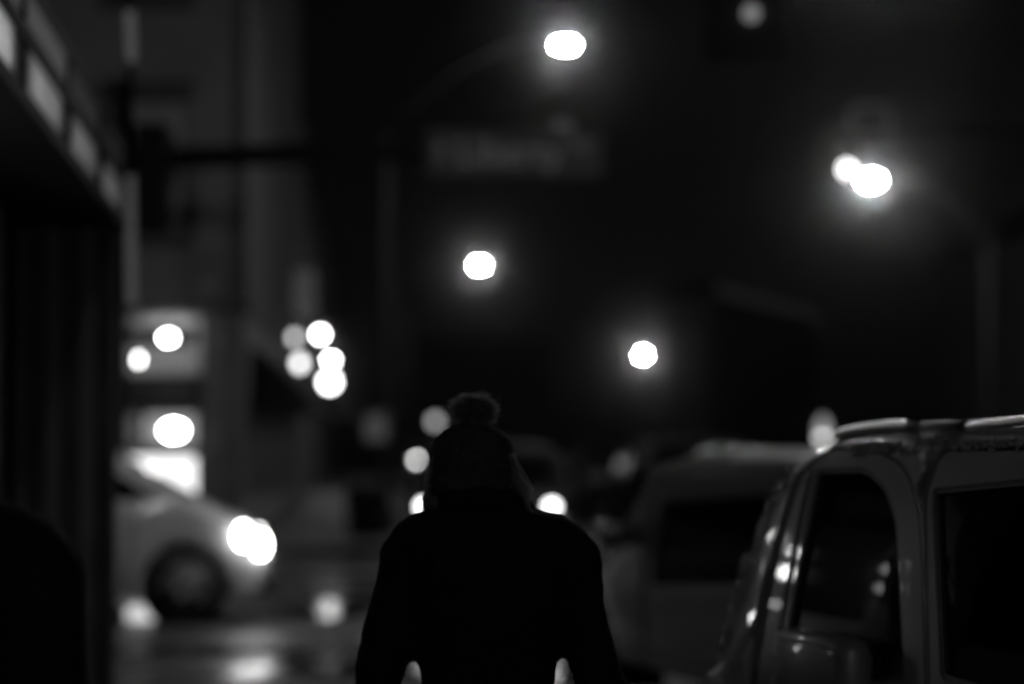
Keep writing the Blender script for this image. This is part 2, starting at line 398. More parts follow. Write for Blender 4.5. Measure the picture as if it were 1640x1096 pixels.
def vehicle(name, loc, yaw, sp):
    """sp: top profile (front to rear, u forward), half width W, sill, belt, tumble, wheels, doors, windows..."""
    root = empty(name, loc, yaw)
    top = [Vector(p) for p in sp['top']]; W = sp['W']; belt = sp['belt']; tum = sp['tumble']; rr = sp.get('round', .07)
    uf, ur = top[0][0], top[-1][0]; uc = (uf+ur)/2; hl = abs(uf-ur)/2
    topd = dens(top, .06, closed=False)
    tt = [(p.x, p.y) for p in topd]
    us = np.array([p[0] for p in tt]); zs = np.array([p[1] for p in tt]); od = np.argsort(us)
    us, zs = us[od], zs[od]
    def fn(u, z):
        b = W - .035 * max(0, (.62 - z) / .4) ** 2 - sp.get('taper', .1) * abs((u - uc) / hl) ** 5
        if z > belt: b -= tum * (z - belt) + .1 * (z - belt) ** 2
        d = max(0.0, float(np.interp(u, us, zs)) - z)
        if d < rr: b -= rr - math.sqrt(max(0, rr*rr - (rr-d)**2))
        return max(b, .05)
    sp['fn'] = fn
    sill = sp['sill']; low = []
    u0, u1 = ur, uf
    for (wu, wr) in sorted(sp['wheels']):
        ra = wr * 1.16; cz = wr
        a0 = math.asin(max(-1, min(1, (sill - cz) / ra)))
        for k in range(15):
            q = math.pi - a0 + (2*a0 - math.pi) * k / 14
            low.append(Vector((wu + ra * math.cos(q), cz + ra * math.sin(q))))
    outline = topd + dens([topd[-1], Vector((u0, sill + .1)), Vector((u0 + .08, sill))], .08, False)[1:-1] + dens([Vector((u0 + .08, sill))] + low + [Vector((u1 - .08, sill)), Vector((u1, sill + .08))], .09, False)
    doors = sp.get('doors', []); wins = sp.get('windows', [])
    holes = [offset(d['outline'], sp.get('gap', .005)) for d in doors] + list(wins)
    v, f = cdt(outline, holes, .07); mb = MB()
    for side in (-1, 1):
        mb.add([(side*fn(a, b), a, b) for a, b in v], [t if side < 0 else t[::-1] for t in f])
        for lp in holes:
            n = len(lp); mb.add([(side*fn(a,b), a, b) for a, b in lp] + [(side*(fn(a,b)-.035), a, b) for a, b in lp], [(i,(i+1)%n,n+(i+1)%n,n+i) for i in range(n)])
    N = 10; vs = []; n = len(outline); crown = sp.get('crown', .03)
    ntop = len(topd)
    for i, (a, b) in enumerate(outline):
        for j in range(N+1):
            t = -1 + 2*j/N; x = fn(a, b) * t
            bul = crown * (1 - t*t)
            if i < ntop: vs.append((x, a, b + bul * (1 if 1 < i < ntop-2 else 0)))
            else: vs.append((x, a, b))
    mb.add(vs, [(i*(N+1)+j, i*(N+1)+j+1, ((i+1)%n)*(N+1)+j+1, ((i+1)%n)*(N+1)+j) for i in range(n) for j in range(N)])
    bo = mb.build('body', sp['paint'], root, True)
    bm = bmesh.new(); bm.from_mesh(bo.data); bmesh.ops.remove_doubles(bm, verts=bm.verts[:], dist=.0006); bmesh.ops.recalc_face_normals(bm, faces=bm.faces[:]); bm.to_mesh(bo.data); bm.free()
    sp['panels'] = []
    for side in (-1, 1):
        for d in doors:
            panel('seam', offset(d['outline'], .02), [], fn, M_TRIM, bo, off=-.034, step=.12, side=side, rims=False)
            hs = [d['window']] if d.get('window') else []
            o = panel('door', d['outline'], hs, fn, sp['paint'], root, .03, 0, sp.get('step', .05), side)
            if hs:
                panel('window_pane', offset(d['window'], .004), [], fn, sp.get('glass', M_TINT), o, off=-.016, step=.08, side=side, rims=False)
                rim = offset(d['window'], -.014)
                panel('window_seal', d['window'], [rim], fn, M_TRIM, o, .012, -.004, .3, side)
            hu, hz = d.get('handle', (None, None))
            if hu is not None:
                x = side * (fn(hu, hz) + .025)
                MB().bbox(x-.016, x+.016, hu-.1, hu+.1, hz-.018, hz+.018, .01).build('handle', sp['paint'], o, True)
        for wi in wins:
            panel('window_pane', offset(wi, .004), [], fn, sp.get('glass', M_TINT), bo, off=-.014, step=.08, side=side, rims=False)
            panel('window_seal', wi, [offset(wi, -.014)], fn, M_TRIM, bo, .012, -.004, .3, side)
    # windscreen and rear window on the top strip
    for nm, (ua, ub, wf) in sp.get('screens', {}).items():
        L = [p for p in topd if min(ua, ub) <= p.x <= max(ua, ub)]; mb = MB(); vs = []
        for k, p in enumerate(L):
            tn = (L[min(k+1, len(L)-1)] - L[max(k-1, 0)]).normalized(); nn = Vector((-tn.y, tn.x))
            if nn.y < 0: nn = -nn
            for j in range(N+1):
                t = -1 + 2*j/N; hw = fn(p.x, p.y) * wf
                vs.append((hw*t, p.x + nn.x*.006, p.y + nn.y*.006 + crown*(1-(t*wf)**2)))
        mb.add(vs, [(i*(N+1)+j, i*(N+1)+j+1, (i+1)*(N+1)+j+1, (i+1)*(N+1)+j) for i in range(len(L)-1) for j in range(N)])
        mb.build(nm, M_TINT, root, True)
    td, rd = wheel_meshes(sp['wheels'][0][1], .21)
    for (wu, wr) in sp['wheels']:
        for side in (-1, 1):
            wh = bpy.data.objects.new('wheel', None); C.objects.link(wh); wh.parent = root
            wh.location = (side*(W-.13), wu, wr); wh.rotation_euler = (0, 0, 0 if side < 0 else math.pi)
            if wu > uc and sp.get('steer'): wh.rotation_euler[2] += sp['steer']
            for nm, dd in (('tyre', td), ('rim', rd)):
                q = bpy.data.objects.new(nm, dd); C.objects.link(q); q.parent = wh
            MB().lathe([(wr*1.155,.0),(wr*1.155,-side*.3),(.01,-side*.3)], 28, 'X', (side*(W-.03), wu, wr), cap=False).build('wheel_arch', M_TRIM, bo, True)
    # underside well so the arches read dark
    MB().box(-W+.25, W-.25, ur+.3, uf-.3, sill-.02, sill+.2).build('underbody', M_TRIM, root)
    return root
def wing_mirror(root, side, c, wd, ht, m, dp=.1):
    """housing with its glass facing back"""
    x, y, z = c
    o = MB().bbox(x-wd/2, x+wd/2, y-dp/2, y+dp/2, z-ht/2, z+ht/2, min(wd, ht, dp)*.33).build('mirror', m, root, True)
    MB().bbox(x-wd/2+.022, x+wd/2-.022, y-dp/2-.004, y-dp/2+.02, z-ht/2+.02, z+ht/2-.03, .006).build('mirror_glass', mat('mirror_plate', .35, .25, metal=.8), o)
    MB().tube([(x - side*wd*.3, y, z-ht*.3), (x - side*(wd*.5+.1), y+.02, z-ht*.35)], .022, 8).build('mirror_arm', M_TRIM, o)
    return o
def ray_uz(px, py, Q, yaw, fn, W):
    """(u,z) on a vehicle's left flank seen at a pixel; Q = root location"""
    a = at(px, py, 1.0); o = Vector((0,0,CAM_H)); d = (a - o)
    f = Vector((-math.sin(yaw), math.cos(yaw), 0)); nl = Vector((-math.cos(yaw), -math.sin(yaw), 0))
    hw = W; u = z = 0
    for _ in range(25):
        t = ((Q - o).dot(nl) + hw) / d.dot(nl); p = o + d * t - Q
        u, z = p.dot(f), p.z; hw = .5*hw + .5*fn(u, z)
    return Vector((u, z))

# ---- near van at the right edge
VY = R(19); fv = Vector((-math.sin(VY), math.cos(VY), 0)); nv = Vector((-math.cos(VY), -math.sin(VY), 0))
vW = .9
Q1 = Vector((.79, 6.0, 0)) - nv * vW; Q1.z = 0        # root: under the middle of the van, level with the front door
_b0 = lambda u, z: vW - (.12*(z-1) + .1*(z-1)**2 if z > 1 else 0) - .04
sil = [tuple(ray_uz(px, py, Q1, VY, _b0, vW)) for px, py in ((1182,1000),(1199,925),(1215,868),(1234,812),(1258,763),(1285,729))]
print('sil', sil)
van_top = [(1.72+.2,.42),(1.76+.2,.6),(1.7+.2,.74),(1.6,.83),(sil[0][0]+.22,.93),(sil[0][0]+.08,sil[0][1]-.09)] + sil + [(.3,1.612),(.12,1.628),(.0,1.634),(-.25,1.64),(-.9,1.645),(-2.0,1.64),(-2.45,1.6),(-2.62,1.4),(-2.72,1.0),(-2.76,.6),(-2.74,.42)]
spv = dict(top=van_top, W=vW, sill=.3, belt=1.0, tumble=.12, round=.065, taper=.1, paint=M_VANPAINT, gap=.007, wheels=[(1.02,.33),(-1.85,.33)], crown=.012, step=.04)
_us = np.array([p[0] for p in van_top])[::-1]; _zs = np.array([p[1] for p in van_top])[::-1]
def fn_v(u, z):
    b = vW
    if z > 1.0: b -= .12*(z-1.0) + .1*(z-1.0)**2
    d = max(0, float(np.interp(u, _us, _zs)) - z)
    if d < .08: b -= .08 - math.sqrt(max(0, .0064 - (.08-d)**2))
    return b
uz = lambda px, py: ray_uz(px, py, Q1, VY, fn_v, vW)
win_px = [(1310,750),(1385,747),(1418,775),(1438,835),(1450,1090),(1250,1090),(1268,950),(1292,830)]
win = rounded([uz(*p) for p in win_px], [.03,.05,.05,.08,.03,.03,.2,.15], 5)
door_px = [(1276,742),(1330,722),(1400,720),(1450,748),(1474,830),(1486,1096)]
dl = [uz(*p) for p in door_px]
ub = dl[-1].x
door = rounded([uz(1234,960), uz(1260,840), uz(1284,760), dl[1], dl[2], dl[3], dl[4], Vector((ub, 1.02)), Vector((ub+.01,.6)), Vector((ub+.06,.36)), Vector((.5,.36)), Vector((.56,.7)), uz(1218,1060)], [.12,.1,.05,.06,.06,.08,.1,.1,.1,.05,.05,.1,.05], 4)
sl0 = ub - .03
sdl = uz(1484, 800)
sdoor = rounded([Vector((sl0+.012,1.04)), Vector((sdl.x,sdl.y)), Vector((sdl.x-.03,1.585)), Vector((sl0-1.1,1.6)), Vector((sl0-1.13,1.5)), Vector((sl0-1.15,.4)), Vector((sl0+.02,.36))], .04, 4)
w2a = uz(1492, 782); w2b = uz(1638, 762); w2c = uz(1506, 1090)
swin = rounded([w2a, Vector((sl0-.5, w2b.y+.01)), Vector((sl0-1.08, w2b.y+.01)), Vector((sl0-1.1, 1.03)), w2c], .03, 4)
qwin = rounded([Vector((sl0-1.22,1.53)), Vector((sl0-2.0,1.5)), Vector((sl0-2.05,1.08)), Vector((sl0-1.24,1.05))], .05, 4)
spv['doors'] = [dict(outline=door, window=win, handle=(ub+.14,.93)), dict(outline=sdoor, window=swin, handle=(sl0-.14,.93))]
spv['windows'] = [qwin]
spv['screens'] = dict(windscreen=(sil[0][0]-.02,sil[-1][0]+.02,.9), rear_window=(-2.46,-2.68,.8))
near_van = vehicle('parked_van', Q1, VY, spv)
tag(near_van, 'grey parked van nearest at right, wet, with roof rail and dark side windows', 'van', 'vans parked at the right')
for side in (-1, 1):                          # wing mirrors folded back against the doors
    x = side*(vW+.035)
    o = MB().bbox(x-.05, x+.05, -.215, .185, .9, 1.14, .04).build('mirror', M_VANPAINT, near_van, True)
    MB().bbox(x-side*.05-.006, x-side*.05+.006, -.18, .14, .93, 1.1, .004).build('mirror_glass', mat('mirror_plate', .35, .25, metal=.8), o)
    MB().tube([(x, .17, .97), (side*(vW-.03), .33, .98)], [.03,.035], 10).build('mirror_arm', M_TRIM, o, True)
RX = .71
rl = lambda px, py: ray_uz(px, py, Q1, VY, lambda u, z: RX, vW)
railA = [rl(*p) for p in ((1336,699),(1341,695),(1350,691.5),(1362,688.5),(1378,685.5),(1398,682.5),(1420,680.5),(1450,680),(1482,682))]
railB = [rl(*p) for p in ((1546,686),(1556,683),(1580,680),(1610,677),(1640,674))]
zB = railB[-1].y
for side in (-1, 1):
    r_ = MB().tube([(side*RX, p.x, p.y) for p in railA], [.005,.008,.01,.011,.012,.012,.012,.012,.012], 14).build('roof_rail', M_CHROME, near_van, True)
    MB().tube([(side*RX, p.x, p.y) for p in railB] + [(side*RX, -1.2, zB+.003), (side*RX, -1.6, zB), (side*RX, -1.9, zB-.01), (side*RX, -2.15, zB-.05)], .012, 14).build('roof_rail', M_CHROME, near_van, True)
    MB().bbox(side*RX-.02, side*RX+.02, railB[0].x-.01, railA[-1].x+.01, 1.59, railA[-1].y+.012, .012).build('rail_foot', M_TRIM, near_van, True)
    MB().bbox(side*RX-.02, side*RX+.02, -2.1, -1.95, 1.59, zB+.01, .01).build('rail_foot', M_TRIM, near_van, True)
for side in (-1, 1):
    MB().bbox(side*.72-.13, side*.72+.13, 1.5, 1.7, .66, .84, .05).build('headlight', mat('lamp_lens', .4, .08, metal=.4), near_van, True)
    MB().bbox(side*.78-.06, side*.78+.06, -2.74, -2.62, .8, 1.15, .03).build('tail_light', mat('tail_lens', .08, .1), near_van, True)
MB().bbox(-.8, .8, 1.66, 1.8, .36, .58, .05).build('bumper', M_TRIM, near_van, True)
MB().bbox(-.82, .82, -2.84, -2.68, .36, .6, .05).build('bumper', M_TRIM, near_van, True)

# ---- second van, ahead of it
VY2 = R(17); nv2 = Vector((-math.cos(VY2), -math.sin(VY2), 0)); v2W = .9
Q2 = Vector((1.03, 12.9, 0)) - nv2 * v2W; Q2.z = 0
sp2 = dict(spv); sp2.update(paint=M_VANPAINT2, crown=.02, glass=M_TINT2)
van2_top = [(2.55,.42),(2.6,.58),(2.52,.72),(2.3,.82),(1.65,.9),(1.45,.99),(1.05,1.39),(.86,1.475),(.5,1.51),(-.3,1.525),(-1.1,1.51),(-1.6,1.46),(-1.78,1.3),(-1.86,.95),(-1.9,.6),(-1.88,.42)]
sp2['top'] = van2_top
_us2 = np.array([p[0] for p in van2_top])[::-1]; _zs2 = np.array([p[1] for p in van2_top])[::-1]
def fn_2(u, z):
    b = v2W
    if z > 1.0: b -= .12*(z-1.0) + .1*(z-1.0)**2
    d = max(0, float(np.interp(u, _us2, _zs2)) - z)
    if d < .08: b -= .08 - math.sqrt(max(0, .0064 - (.08-d)**2))
    return b
uz2 = lambda px, py: ray_uz(px, py, Q2, VY2, fn_2, v2W)
bw_px = [(1062,800),(1235,788),(1252,938),(1043,940)]
bwin = rounded([uz2(*p) for p in bw_px], .05, 5)
vw_px = [(1022,752),(1040,752),(1012,868),(990,868)]
vwin = rounded([uz2(*p) for p in vw_px], .03, 4)
print('second van window', [tuple(round(c,2) for c in uz2(*p)) for p in bw_px + vw_px])
print('near van', [tuple(round(c,2) for c in uz(*p)) for p in win_px], [tuple(round(c,2) for c in q) for q in dl], w2a, w2b)
b0 = max(p.x for p in bwin); b1 = min(p.x for p in bwin)
d2 = rounded([Vector((b0+.06,1.455)), Vector((b1-.06,1.455)), Vector((b1-.07,.4)), Vector((b0+.1,.36)), Vector((b0+.08,.98))], .05, 4)
sp2['doors'] = [dict(outline=d2, window=bwin, handle=(b1+.14,.86))]
sp2['windows'] = [vwin]
sp2['wheels'] = [(1.85,.33),(-1.1,.33)]
sp2['screens'] = dict(windscreen=(1.5,.99,.86), rear_window=(-1.62,-1.84,.8))
van2 = vehicle('parked_van', Q2, VY2, sp2)
tag(van2, 'grey parked van second from the right edge, with one wide black side window', 'van', 'vans parked at the right')
wing_mirror(van2, -1, (-(v2W+.09), 1.2, 1.06), .2, .16, M_VANPAINT2)
wing_mirror(van2, 1, (v2W+.09, 1.2, 1.06), .2, .16, M_VANPAINT2)
for side in (-1, 1):
    x = side*.68
    MB().tube([(x,.72,1.5),(x,.6,1.545),(x,-1.2,1.55),(x,-1.4,1.5)], .013, 8).build('roof_rail', M_CHROME, van2, True)
    MB().bbox(side*.72-.13, side*.72+.13, 2.35, 2.52, .64, .82, .05).build('headlight', mat('lamp_lens'), van2, True)
    MB().bbox(side*.78-.06, side*.78+.06, -1.9, -1.78, .75, 1.1, .03).build('tail_light', mat('tail_lens'), van2, True)
MB().bbox(-.8, .8, 2.5, 2.64, .36, .58, .05).build('bumper', M_TRIM, van2, True)
MB().bbox(-.82, .82, -1.98, -1.82, .36, .6, .05).build('bumper', M_TRIM, van2, True)

# ---- chrome balls added on the second van to catch lamp glints
for side in (-1, 1):
    for (y, z) in ((.71,1.505),(.28,1.545),(-1.38,1.505)): MB().ball((side*.68, y, z), .048, 3, (.8,1.2,.8)).build('rail_glint_ball', M_BRIGHT, van2, True)
    MB().ball((side*(v2W+.1), 1.14, 1.1), .075, 3, (1.2,.6,.7)).build('mirror_glint_ball', M_BRIGHT, van2, True)
    MB().ball((side*(v2W-.04), 1.72, .84), .05, 3, (.7,1.5,.7)).build('side_glint_ball', M_BRIGHT, van2, True)
# ---- bright drip rails along the windscreen pillars
def trim(root, fnn, pts, r=.005, off=.004):
    P = dens(pts, .02, False)
    MB().tube([(-(fnn(p.x, p.y) + off), p.x, p.y) for p in P], r, 8).build('pillar_trim', M_BRIGHT, root, True)
trim(near_van, spv['fn'], [uz(*p) for p in ((1300,752),(1283,830),(1259,950),(1242,1060))], .004)
trim(near_van, spv['fn'], [uz(*p) for p in ((1276,760),(1250,840),(1226,930),(1206,1020))], .0045)
trim(van2, sp2['fn'], [Vector((.93,1.42)), Vector((1.05,1.36)), Vector((1.45,.96)), Vector((1.7,.86))], .007)
# ---- rain drops sitting on both vans
def drops(root, fn, regions, n, seed, rs=1.0):
    rnd = random.Random(seed); bm = bmesh.new(); bmesh.ops.create_icosphere(bm, subdivisions=1, radius=1); bm.verts.index_update()
    bv = [v.co.copy() for v in bm.verts]; bf = [[v.index for v in f.verts] for f in bm.faces]; bm.free(); mb = MB()
    for k in range(n):
        ua, za, ub_, zb_, wd = rnd.choice(regions); t = rnd.random()
        u = ua + (ub_-ua)*t + rnd.uniform(-wd, wd); z = za + (zb_-za)*t + rnd.uniform(-wd, wd)
        r = rs * (.0018 + .0045 * rnd.random()**2)
        x = -fn(u, z); du = (fn(u+.005, z)-fn(u-.005, z))/.01; dz = (fn(u, z+.005)-fn(u, z-.005))/.01
        nrm = Vector((-1, -du, -dz)).normalized(); c = Vector((x, u, z))
        rot = nrm.to_track_quat('Z', 'Y')
        mb.add([c + rot @ Vector((v.x*r, v.y*r*1.3, v.z*r*.6)) for v in bv], bf)
    o = mb.build('water_drops', M_WATER, root, True); tag(o, kind='stuff'); return o
drops(near_van, spv['fn'], [(sil[5][0],sil[5][1]-.03,sil[0][0],sil[0][1]-.03,.02),(.1,1.59,-.35,1.605,.015),(-.4,1.6,-1.2,1.61,.015),(.5,1.12,.6,1.0,.03),(.56,.95,1.0,.85,.06)], 1500, 3)
drops(near_van, spv['fn'], [(sil[5][0],sil[5][1]-.04,sil[0][0],sil[0][1]-.04,.02),(sil[2][0],sil[2][1]-.04,sil[0][0]+.05,sil[0][1]-.1,.03)], 200, 9, 2.6)
drops(van2, sp2['fn'], [(1.0,1.38,1.45,.98,.03),(.9,1.44,.2,1.49,.02),(1.5,1.0,2.2,.8,.1)], 500, 4, 2.2)

# ---- cars with lit lamps
def car_spec(paint, mpv=False):
    if mpv: top = [(2.1,.4),(2.16,.55),(2.12,.72),(2.0,.84),(1.68,.98),(1.55,1.05),(.8,1.47),(.45,1.57),(-.4,1.63),(-1.4,1.6),(-1.95,1.35),(-2.08,1.0),(-2.14,.6),(-2.12,.4)]
    else: top = [(2.1,.4),(2.16,.55),(2.1,.7),(1.9,.82),(1.1,.97),(.95,1.02),(.35,1.36),(.1,1.43),(-.4,1.47),(-1.1,1.44),(-1.75,1.2),(-1.95,1.0),(-2.1,.9),(-2.16,.6),(-2.12,.4)]
    sp = dict(top=top, W=.88, sill=.24, belt=.92, tumble=.22, round=.07, taper=.16, paint=paint, wheels=[(1.42,.325),(-1.3,.325)], crown=.03, step=.08)
    if mpv:
        sp['belt'] = 1.0
        fw = rounded([(1.2,1.08),(.72,1.4),(-.2,1.5),(-.22,1.04)], .04, 4); fd = rounded([(1.0,.98),(1.3,1.1),(.7,1.46),(-.27,1.54),(-.3,.3),(.9,.3)], [.05,.03,.05,.03,.05,.05], 4)
        rw = rounded([(-.36,1.5),(-1.2,1.48),(-1.3,1.05),(-.36,1.04)], .04, 4); rd = rounded([(-.285,1.54),(-1.3,1.52),(-1.4,1.0),(-1.0,.66),(-.95,.3),(-.315,.3)], .04, 4)
        sp['doors'] = [dict(outline=fd, window=fw, handle=(-.12,.92)), dict(outline=rd, window=rw, handle=(-1.1,.94))]
        sp['screens'] = dict(windscreen=(1.52,.84,.88), rear_window=(-1.5,-1.94,.84)); return sp
    fw = rounded([(.78,1.0),(.32,1.3),(-.2,1.37),(-.22,.98)], .04, 4); fd = rounded([(.98,.98),(.3,1.375),(-.27,1.405),(-.3,.3),(.9,.3)], [.05,.05,.03,.05,.05], 4)
    rw = rounded([(-.36,1.37),(-1.0,1.33),(-1.3,1.0),(-.36,.98)], .04, 4); rd = rounded([(-.285,1.405),(-1.05,1.375),(-1.45,1.0),(-1.0,.62),(-.95,.3),(-.315,.3)], .04, 4)
    sp['doors'] = [dict(outline=fd, window=fw, handle=(-.12,.88)), dict(outline=rd, window=rw, handle=(-1.1,.9))]
    sp['screens'] = dict(windscreen=(.92,.4,.86), rear_window=(-1.15,-1.72,.84))
    return sp
def car(loc, yaw, paint, label, lamps, group=None, r=.075, name='car', near_only=False):
    sp = car_spec(paint, near_only); root = vehicle(name, loc, yaw, sp); tag(root, label, 'car', group)
    for side in (-1, 1):
        h = MB().bbox(side*.62-.17, side*.62+.17, 1.86, 2.10, .62, .78, .05).build('headlight', mat('lamp_lens'), root, True)
        MB().ball((side*(.76 if near_only else .66), 1.93 if near_only else 2.09, .76 if near_only else .86), r, 2, (1,.5,.8)).build('bulb', glow('headlamp_%d' % lamps[0], lamps[0]), h, True)
        if len(lamps) > 1: MB().ball((side*.72, 2.08, .68), r, 2, (1,.5,.8)).build('bulb', glow('headlamp_%d' % lamps[1], lamps[1]), h, True)
        MB().bbox(side*.66-.15, side*.66+.15, -2.14, -2.02, .7, .88, .03).build('tail_light', mat('tail_lens'), root, True)
        wing_mirror(root, side, (side*.98, .7, 1.02), .17, .12, paint, .09)
    MB().bbox(-.42, .42, 2.08, 2.17, .5, .66, .03).build('grille', M_TRIM, root, True)
    MB().bbox(-.7, .7, 2.04, 2.19, .26, .45, .04).build('lower_grille', M_TRIM, root, True)
    MB().bbox(-.26, .26, 2.165, 2.185, .46, .57, .004).build('number_plate', mat('plate', .4, .5), root)
    return root
# turning car at left: nose to the right and a little towards the camera
yc = R(-83); f_ = Vector((-math.sin(yc), math.cos(yc), 0))
wc = at(300, 930, 21.0); wc.z = 0
side_n = Vector((math.cos(yc), math.sin(yc), 0))                  # its right flank
rootc = wc - f_ * 1.45 - side_n * .75
c1 = car(rootc, yc, M_SILVER, 'pale car with glaring headlights turning out of the side street at left', (28, 28), r=.125, near_only=True)
# oncoming car hidden behind the walker
hl = (at(683, 803, 25) + at(880, 808, 25)) / 2
c2 = car((hl.x, 25 + 2.1, 0), math.pi, M_DARKPAINT, 'oncoming dark car with round headlights straight behind the walker in the pom hat', (7,), r=.065)
c2.scale = (1, 1, 1.05)
hl = at(640, 741, 80); hr = at(675, 741, 80)
c3 = car((at(700, 741, 80).x, 82.1, 0), math.pi, M_DARKPAINT, 'far small car down the street, headlight just left of the hat', (14,), r=.09)

M_UNLIT = M_TRIM
def parked(loc, yaw, label):
    sp = car_spec(M_DARKPAINT); sp['glass'] = M_TINT2; r_ = vehicle('parked_car', loc, yaw, sp); tag(r_, label, 'car', 'dark cars parked beyond the vans')
    for side in (-1, 1):
        MB().bbox(side*.62-.17, side*.62+.17, 1.9, 2.10, .62, .78, .05).build('headlight', mat('lamp_lens'), r_, True)
        MB().bbox(side*.66-.15, side*.66+.15, -2.14, -2.02, .7, .88, .03).build('tail_light', mat('tail_lens'), r_, True)
        wing_mirror(r_, side, (side*.98, .7, 1.02), .17, .12, M_DARKPAINT, .09)
    return r_
parked((2.35, 22.5, 0), R(10), 'dark parked car just beyond the second van, lights off')
parked((2.35, 33.0, 0), R(4), 'dark parked car across the crossing, right of the oncoming headlights').scale = (1.1, 1, 1.06)
parked((2.2, 47.0, 0), R(2), 'farthest dark parked car low behind the second van roof').scale = (1.15, 1, 1.08)
lb = empty('litter_bin', (at(585, 860, 36.5).x, 36.5, .12)); lb.scale = (1, 1, .68); tag(lb, 'dark litter bin on the far pavement left of the walker', 'bin')
MB().lathe([(.24,0),(.27,.05),(.28,.85),(.3,.87),(.3,.93)], 18).build('drum', M_BLACK, lb, True)
MB().lathe([(.31,.93),(.29,1.02),(.12,1.12),(.01,1.13)], 18).build('lid', M_BLACK, lb, True)
# ------------------------------------------------------------------ corner shop building across the side street
FY = 35.0
def px_x(px, Y): return (px - 820) / FPX * Y
def py_z(py, Y): return at(820, py, Y).z
cb = empty('corner_building', (px_x(390, FY), FY, 0)); X0 = cb.location.x
tag(cb, 'pale grey corner building across the side street with glowing shop windows', 'building')
lx = lambda px: px_x(px, FY) - X0
zz = lambda py: py_z(py, FY)
HT = 13
M_FLANK = mat('flank_brick', .03, .85, noise=.35, nscale=2.5)
# wall in courses with openings: lower wall is pieces round the windows
ang = -R(2.3)
def sidepoly(y): return math.tan(ang) * y
mb = MB(); mb.add([(-8,0,zz(510)),(0,0,zz(510)),(sidepoly(17),17,zz(510)),(-8,17,zz(510)),(-8,0,HT),(0,0,HT),(sidepoly(17),17,HT),(-8,17,HT)],
   [(0,3,2,1),(4,5,6,7),(0,1,5,4),(1,2,6,5),(2,3,7,6),(3,0,4,7)])
mb.build('upper_wall', M_FLANK, cb)
MB().box(-8, .003, -.03, .35, zz(509), HT-.12).build('front_wall', M_STONE, cb)
MB().add([(lx(322),0,.1),(0,0,.1),(sidepoly(17),17,.1),(lx(322),17,.1),(lx(322),0,zz(510)),(0,0,zz(510)),(sidepoly(17),17,zz(510)),(lx(322),17,zz(510))],
   [(0,3,2,1),(4,5,6,7),(0,1,5,4),(1,2,6,5),(2,3,7,6),(3,0,4,7)]).build('pier', mat('grimy_stone', .1, .8, noise=.2, nscale=2), cb)
MB().box(-8, lx(322), .9, 1.1, .1, zz(510)).build('back_wall', M_DARKSTONE, cb)
MB().bbox(-8, .12, -.22, .05, zz(506), zz(486), .02).build('ledge', M_DARKSTONE, cb)
MB().bbox(-8, .3, -.35, .4, HT-.1, HT+.4, .05).build('cornice', M_STONE, cb)
# upper storey windows with deep heads
for (y0, y1) in ((135, 398), (-220, 15)):
    wx0, wx1 = lx(222) - .55, lx(300)
    wn = MB().bbox(wx0, wx1, -.05, .05, zz(y1-20), zz(y0+25), .005).build('window', mat('grimy_stone'), cb)
    MB().box(wx0+.06, wx1-.06, -.065, -.055, zz(y1-20)+.06, zz(y0+25)-.06).build('pane', mat('curtained_pane', .27, .25, noise=.15, nscale=3), wn)
    MB().bbox(wx0-.06, wx1+.08, -.14, .02, zz(y0+28), zz(y0-5), .02).build('window_head', M_DARKSTONE, wn)
    MB().bbox(wx0-.06, wx1+.08, -.16, .02, zz(y1+2), zz(y1-22), .02).build('sill', M_DARKSTONE, wn)
# fascia box with two lamps above the awning
fs = MB().bbox(lx(120), lx(322), -.03, .3, zz(600), zz(508), .01).build('sign_fascia', mat('pale_fascia', .5, .6, noise=.1), cb)
MB().bbox(lx(140), lx(314), -.05, -.032, zz(597), zz(556), .004).build('light_panel', glow('fascia_panel', .16), cb)
MB().bbox(lx(140), lx(314), -.046, -.032, zz(554), zz(524), .004).build('dim_light_panel', glow('fascia_dim', .022), cb)
b = MB().ball((lx(274), -.32, zz(543)), .06, 2, (1.2,1,.7)).build('gooseneck_lamp', glow('fascia_lamp', 60), cb, True)
MB().tube([(lx(274), .0, zz(520)), (lx(274), -.3, zz(518)), (lx(274), -.32, zz(536))], .015, 8).build('lamp_arm', M_BLACK, b)
b = MB().ball((lx(227), -.3, zz(577)), .04, 2, (.6,1,1.5)).build('gooseneck_lamp', glow('fascia_lamp2', 20), cb, True)
MB().tube([(lx(227), .0, zz(550)), (lx(227), -.28, zz(548)), (lx(227), -.3, zz(567))], .015, 8).build('lamp_arm', M_BLACK, b)
# awning
a0, a1 = zz(603), zz(655)
MB().add([(lx(60),-.04,a0),(lx(322),-.04,a0),(lx(322),-.75,a1+.12),(lx(60),-.75,a1+.12),(lx(60),-.75,a1),(lx(322),-.75,a1),(lx(60),-.04,a1),(lx(322),-.04,a1)],
   [(0,3,2,1),(3,4,5,2),(0,6,4,3),(1,2,5,7),(4,6,7,5)]).build('awning', M_BLACK, cb)
